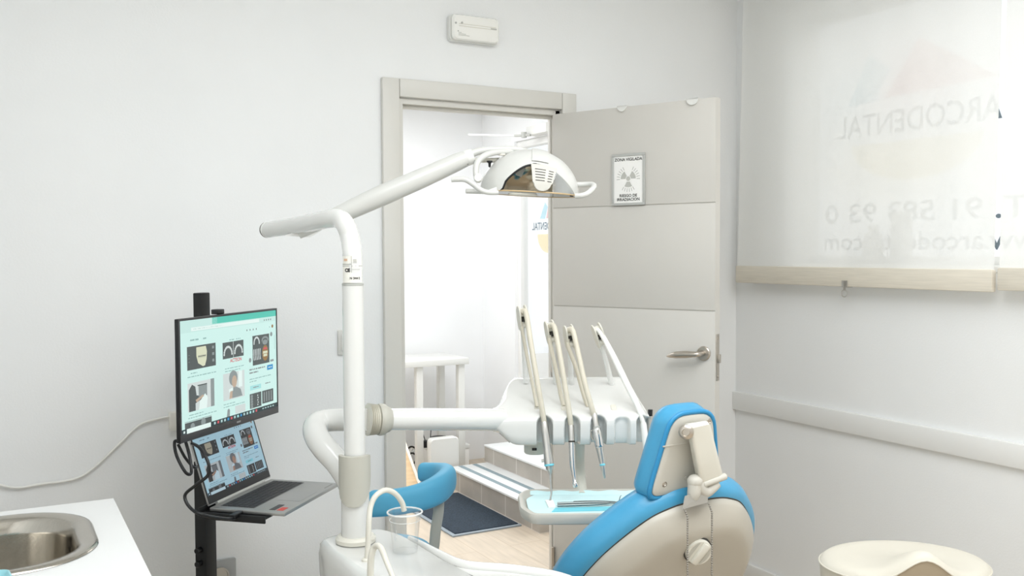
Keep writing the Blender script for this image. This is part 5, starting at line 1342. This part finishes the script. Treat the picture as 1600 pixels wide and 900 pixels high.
# hinge arm over the plate
def hpt(px, py, h): return hit(px, py, HO+hn_*h, hn_)
m = MB(); c0 = hpt(1073, 673, .03); c1 = hpt(1104, 668, .03)
m.cyl(c0, c1, .0165, 24, .002); obj('hinge_barrel', m, CREAMP, ch)
m = MB(); dd = (c0-c1).normalized(); m.lathe(frame_zx(c0+dd*.004-FW*.012, (dd*.45-FW*.9).normalized(), UP), [(.001, -.001), (.0175, -.001), (.0175, .004), (.014, .008), (.009, .009), (.008, .006), (.001, .006)], 26); obj('hinge_bolt', m, NICKEL, ch)
top = [hpt(1074, 680, .018), hpt(1110, 664, .018), hpt(1109, 661, .050), hpt(1078, 668, .052)]
bot = [hpt(1088, 758, .018), hpt(1128, 742, .018), hpt(1131, 747, .058), hpt(1096, 756, .060)]
def loft_box(rows, bev=0):
    m = MB()
    def rnd(q):
        out = []
        for i in range(4):
            a, b, c = q[i-1], q[i], q[(i+1) % 4]
            for t in (.0, .25, .5, .75, 1):
                p, r = b.lerp(a, .2), b.lerp(c, .2); out.append((1-t)**2*p+2*t*(1-t)*b+t*t*r)
        return out
    m.rings([rnd(q) for q in rows]); return m
def mid(a, b, t): return [p.lerp(q, t) for p, q in zip(a, b)]
def shrink(q, k): c = sum(q, Vector((0, 0, 0)))/4; return [c+(p-c)*k for p in q]
m = loft_box([shrink(mid(top, bot, -.01), .8), mid(top, bot, .02), mid(top, bot, .5), mid(top, bot, .95), shrink(mid(top, bot, .99), .93)]); ha = obj('headrest_arm', m, CREAMP, ch, sharp=50, label='pale plastic headrest arm')
m = MB(); m.cyl(hpt(1098, 757, .055), hpt(1134, 744, .055), .0085, 16, .002); obj('arm_axle', m, PLATE, ha)
# knuckle and steel slide going into the back
kn0 = hpt(1086, 752, .045); kn1 = hpt(1084, 772, .05)
m = MB(); m.ball(kn0, (.019, .019, .017)); m.tube([kn0, hpt(1100, 768, .05), hpt(1112, 762, .05), hpt(1122, 755, .052)], [.017, .0155, .014, .010], 18, smooth=4); m.tube([kn0+UP*.004, kn1, hpt(1080, 782, .045)], [.017, .016, .012], 18, smooth=4); obj('knuckle', m, PLATE, ch, sharp=60)
m = MB(); sq = [at(1070, 775, 2.25), at(1106, 764, 2.275), at(1106, 764, 2.29), at(1070, 775, 2.265)]; sb = [at(1066, 796, 2.24), at(1106, 785, 2.27), at(1106, 785, 2.30), at(1066, 796, 2.27)]
m.hexa(sb, sq); obj('slide_plate', m, mat('slide_steel', rgb(176, 173, 166), .35, metal=.6, noise=.02), ch, label='grey steel slide plate')
CHAINM = mat('chain_metal', rgb(150, 146, 138), .4, metal=.6, noise=.05)
# ball chains
for k, (px, py0) in enumerate(((1069, 795), (1107, 787))):
    nxt = hit(px+4, py0+14, TC+CN*.05, CN)
    p0 = hit(px, py0, TC+CN*.046, CN); p0 = p0-FW*.004
    p1 = hit(px+5.5, py0+13, TC+CN*.066, CN)
    pts = [p0, p1]; z = p1.z
    p2 = Vector((p1.x, p1.y-.0, p1.z-.30))
    L1, L2 = (p1-p0).length, .3
    m = MB(); t = 0; step = .0056
    m.tube([p0, p1, p2], .0008, 6)
    while t < L1+L2:
        c = p0.lerp(p1, t/L1) if t < L1 else p1.lerp(p2, (t-L1)/L2)
        m.ball(c, .0027, seg=8); t += step
    obj('bead_chain', m, CHAINM, ch, sharp=80, label='fine metal bead chain')
# seat, hidden behind the backrest
sb_ = TC+CD*.52
m = MB(); m.pillow(smooth_poly([(-.26, 0), (-.2, -.03), (.2, -.03), (.26, 0), (.27, .25), (.25, .42), (0, .46), (-.25, .42), (-.27, .25)], 4), frame((TC.x, sb_.y-.02, sb_.z-.05), (1, 0, 0), (0, 1, 0), (0, 0, 1)), [(.03, -.02), (.0, .0), (-.01, .04), (0, .075), (.05, .09), (.12, .092)]); obj('seat_cushion', m, BLUE, ch, sharp=60)
m = MB(); m.span((TC.x-.2, sb_.y, .12), (TC.x+.2, sb_.y+.38, sb_.z-.07), .03); obj('seat_base', m, SHELL, ch)
m = MB(); m.prism(rrect(.28, .38, .1, 6), Matrix.Translation((TC.x, sb_.y+.2, 0)), .001, .09, .015); obj('floor_base', m, PLATE, ch)
m = MB(); m.span((TC.x-.09, sb_.y+.05, .08), (TC.x+.09, sb_.y+.3, .2), .02); obj('lift_column', m, PLATE, ch)
m = MB(); m.bar(TC+CD*.36+CN*.02, (TC.x, sb_.y+.12, sb_.z-.12), .18, .05, (0, 1, 0), .01); obj('back_bracket', m, PLATE, ch)

# ================================================================== ASSISTANT STOOL (blue curved torso rest)
as_c = at(592, 853, 2.95); SH_ = as_c.z
ax0, ay0 = as_c.x, as_c.y
ast = thing('assistant_stool', (ax0, ay0, 0), 'blue stool with curved wraparound torso rest on a grey bracket, behind the dental unit', 'stool')
m = MB(); m.lathe(frame((ax0, ay0, SH_-.07), RT, FW, UP), [(.001, 0), (.15, 0), (.168, .012), (.172, .04), (.16, .062), (.12, .07), (.001, .073)], 40); obj('seat', m, BLUES, ast, sharp=60)
# torso rest: C shaped band
z = 2.95
def wr(px, py, zz): return at(px, py, zz)
cpts = [(574, 787, 2.84), (600, 786, 2.83), (632, 782, 2.835), (664, 774, 2.855), (688, 762, 2.90), (699, 749, 2.97), (694, 741, 3.05), (684, 739, 3.10), (668, 738, 3.14), (656, 737, 3.16)]
P = [wr(*p) for p in cpts]
hs = sum(p.z for p in P)/len(P)
zz = []
pl_, n_ = [], 7
for i in range(len(P)-1):
    p0, p1, p2, p3 = P[max(0, i-1)], P[i], P[i+1], P[min(len(P)-1, i+2)]
    for k in range(n_):
        t = k/n_; t2 = t*t; t3 = t2*t
        pl_.append(.5*((2*p1)+(p2-p0)*t+(2*p0-5*p1+4*p2-p3)*t2+(3*p1-p0-3*p2+p3)*t3))
pl_.append(P[-1])
m = MB(); rs = []
N_ = len(pl_)
for i, p in enumerate(pl_):
    tg_ = (pl_[min(N_-1, i+1)]-pl_[max(0, i-1)]); tg_.z = 0; tg_.normalize(); side = Vector((tg_.y, -tg_.x, 0))
    s = i/(N_-1); k = min(1, math.sqrt(max(0.0, 1-max(0, (.05-s)/.05)**2))*1) * math.sqrt(max(.02, 1-max(0, (s-.94)/.06)**2))
    hh, ww = .039*k*(lerp(1.04, .8, s)+.22*math.exp(-((s-.45)/.16)**2)), .0235*k*(1+.25*math.exp(-((s-.5)/.2)**2))
    c = Vector((p.x, p.y, p.z))
    rs.append([c+side*(ww*math.copysign(abs(math.cos(a))**.75, math.cos(a)))+UP*(hh*math.copysign(abs(math.sin(a))**.75, math.sin(a))) for a in [2*PI*j/24 for j in range(24)]])
m.rings(rs); obj('torso_rest', m, BLUES, ast, sharp=60)
# bracket
b0_ = wr(686, 778, 2.915); b1_ = wr(685, 800, 2.91); b2_ = wr(681, 826, 2.91); b3_ = wr(675, 868, 2.92); 
fl = Vector((b3_.x, b3_.y, 0))
cen = Vector((ax0, ay0, SH_-.1))
b4_ = b3_-UP*.06+ (Vector((ax0, ay0, 0))-fl)*.25; b5_ = Vector((lerp(b3_.x, ax0, .7), lerp(b3_.y, ay0, .7), SH_-.115)); 
m = MB(); m.tube([b0_, b1_, b2_, b3_, b4_, b5_, cen-UP*.01], .0145, 14, smooth=5, ell=(.55, 1.15), up=FW); obj('bracket', m, GREYP, ast)
m = MB(); m.lathe(frame((ax0, ay0, 0), RT, FW, UP), [(.025, .09), (.025, .3), (.018, .31), (.018, SH_-.12), (.05, SH_-.11), (.09, SH_-.07)], 24); obj('gas_column', m, GREYM, ast)
for k in range(5):
    a = 2*PI*k/5+.3; dv = Vector((math.cos(a), math.sin(a), 0)); e = Vector((ax0, ay0, .075))+dv*.24
    m = MB(); m.bar(Vector((ax0, ay0, .095)), e, .035, .025, (0, 0, 1), .006); lg = obj('leg', m, GREYM, ast)
    m = MB(); sdv = Vector((-dv.y, dv.x, 0)); q = e-UP*.05; m.cyl(q-sdv*.012+UP*.0, q+sdv*.012, .025, 18, .004); m.cyl(q+UP*.02, e+UP*.005, .006, 10); obj('caster', m, BLACKP, lg)

# ================================================================== SADDLE STOOL
sc0 = at(1412, 880, 2.6); SZ = .655
SO = Vector((CAM.x, CAM.y, 0))+RT*((sc0-CAM).dot(RT))+FW*((sc0-CAM).dot(FW)); SO.z = 0
sst = thing('saddle_stool', SO, 'cream vinyl saddle stool with raised pommel, in front of the right wall', 'stool')
ES = frame(SO, RT, FW, UP)
SA, SB = .226, .178
XC = -.016
def hump(x, y):
    return .068*math.exp(-((x-XC)/.074)**2)*sstep(.06, -SB*.95, y)
na = 96
def rim(a, k): return SA*k*math.cos(a), SB*k*math.sin(a)*(1.0 if math.sin(a) > 0 else 1.0)
m = MB(); rs = []
def srow(k, h, sk=1.0):
    out = []
    for i in range(na):
        a = 2*PI*i/na; x, y = rim(a, k); out.append(ES @ Vector((x, y, SZ+h+hump(x, y)*sk)))
    return out
rs = [srow(k, h) for k, h in ((.02, -.006), (.2, -.006), (.4, -.005), (.6, -.003), (.75, 0), (.86, .001), (.93, -.003), (.975, -.010), (.995, -.018))]
m.rings(rs, cap=False); vs = [m.v(p) for p in rs[0]]; m.f(vs)
obj('seat', m, CREAMV, sst, sharp=70)
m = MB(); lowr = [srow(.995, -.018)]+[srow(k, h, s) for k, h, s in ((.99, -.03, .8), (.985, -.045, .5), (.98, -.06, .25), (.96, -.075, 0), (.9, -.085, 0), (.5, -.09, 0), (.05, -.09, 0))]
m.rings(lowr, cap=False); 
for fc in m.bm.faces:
    q = ES.inverted() @ fc.calc_center_median(); fc.material_index = 1 if abs(q.x-XC) < .125 and q.y < -.05 else 0  # darker faces paint the shade on the pommel's near side
obj('skirt', m, [CREAMV, SHADEV], sst, sharp=70, label='seat side, with shade painted in under the pommel')
m = MB(); m.tube([p+UP*.0 for p in srow(.997, -.018)]+[srow(.997, -.018)[0]], .0026, 8, cap=False); obj('piping', m, CREAMV, sst)
m = MB(); m.lathe(ES, [(.028, .09), (.028, .32), (.018, .33), (.018, SZ-.12), (.07, SZ-.11), (.1, SZ-.09)], 24); obj('gas_column', m, CHROME, sst)
for k in range(5):
    a = 2*PI*k/5+.9; dv = Vector((math.cos(a), math.sin(a), 0)); c = Vector((SO.x, SO.y, 0)); e = c+UP*.075+dv*.26
    m = MB(); m.bar(c+UP*.1, e, .04, .028, (0, 0, 1), .006); lg = obj('leg', m, SILVER, sst)
    m = MB(); sdv = Vector((-dv.y, dv.x, 0)); q = e-UP*.05; m.cyl(q-sdv*.012, q+sdv*.012, .025, 18, .004); m.cyl(q+UP*.02, e+UP*.005, .006, 10); obj('caster', m, BLACKP, lg)
# ================================================================== LIGHT
def area(name, loc, rot, sx, sy, power, col=(1, 1, 1)):
    l = bpy.data.lights.new(name, 'AREA'); l.shape = 'RECTANGLE'; l.size = sx; l.size_y = sy; l.energy = power; l.color = col
    o = bpy.data.objects.new(name, l); COL.objects.link(o); o.location = loc; o.rotation_euler = rot; return o
area('ceiling_panel', (1.2, .7, CH-.02), (0, 0, 0), 2.2, 2.0, 72, (.95, .98, 1))  # added overhead fill to brighten the room, no fixture seen
area('hall_fill', (1.9, 4.8, 2.48), (0, 0, 0), 1.5, 1.4, 34, (.96, .98, 1))  # unseen area light added to lift the hall's brightness
sl = bpy.data.lights.new('daylight', 'SUN'); sl.energy = 2.5; sl.angle = math.radians(50); sl.color = (1, .99, .97)
so_ = bpy.data.objects.new('daylight', sl); COL.objects.link(so_); so_.location = (6, 4, 5)
so_.rotation_euler = Vector((-.8, -.12, -.58)).to_track_quat('-Z', 'Y').to_euler()
wd = bpy.data.worlds.new('overcast'); scene.world = wd; wd.use_nodes = True
bg = wd.node_tree.nodes['Background']; bg.inputs[0].default_value = (.96, .98, 1, 1); bg.inputs[1].default_value = 1.2
scene.view_settings.view_transform = 'Standard'
scene.view_settings.look = 'None'
scene.view_settings.exposure = 0.0
scene.cycles.max_bounces = 12; scene.cycles.diffuse_bounces = 7; scene.cycles.transparent_max_bounces = 24
scene.cycles.sample_clamp_indirect = 6
scene.cycles.use_denoising = True
scene.cycles.caustics_reflective = False; scene.cycles.caustics_refractive = False
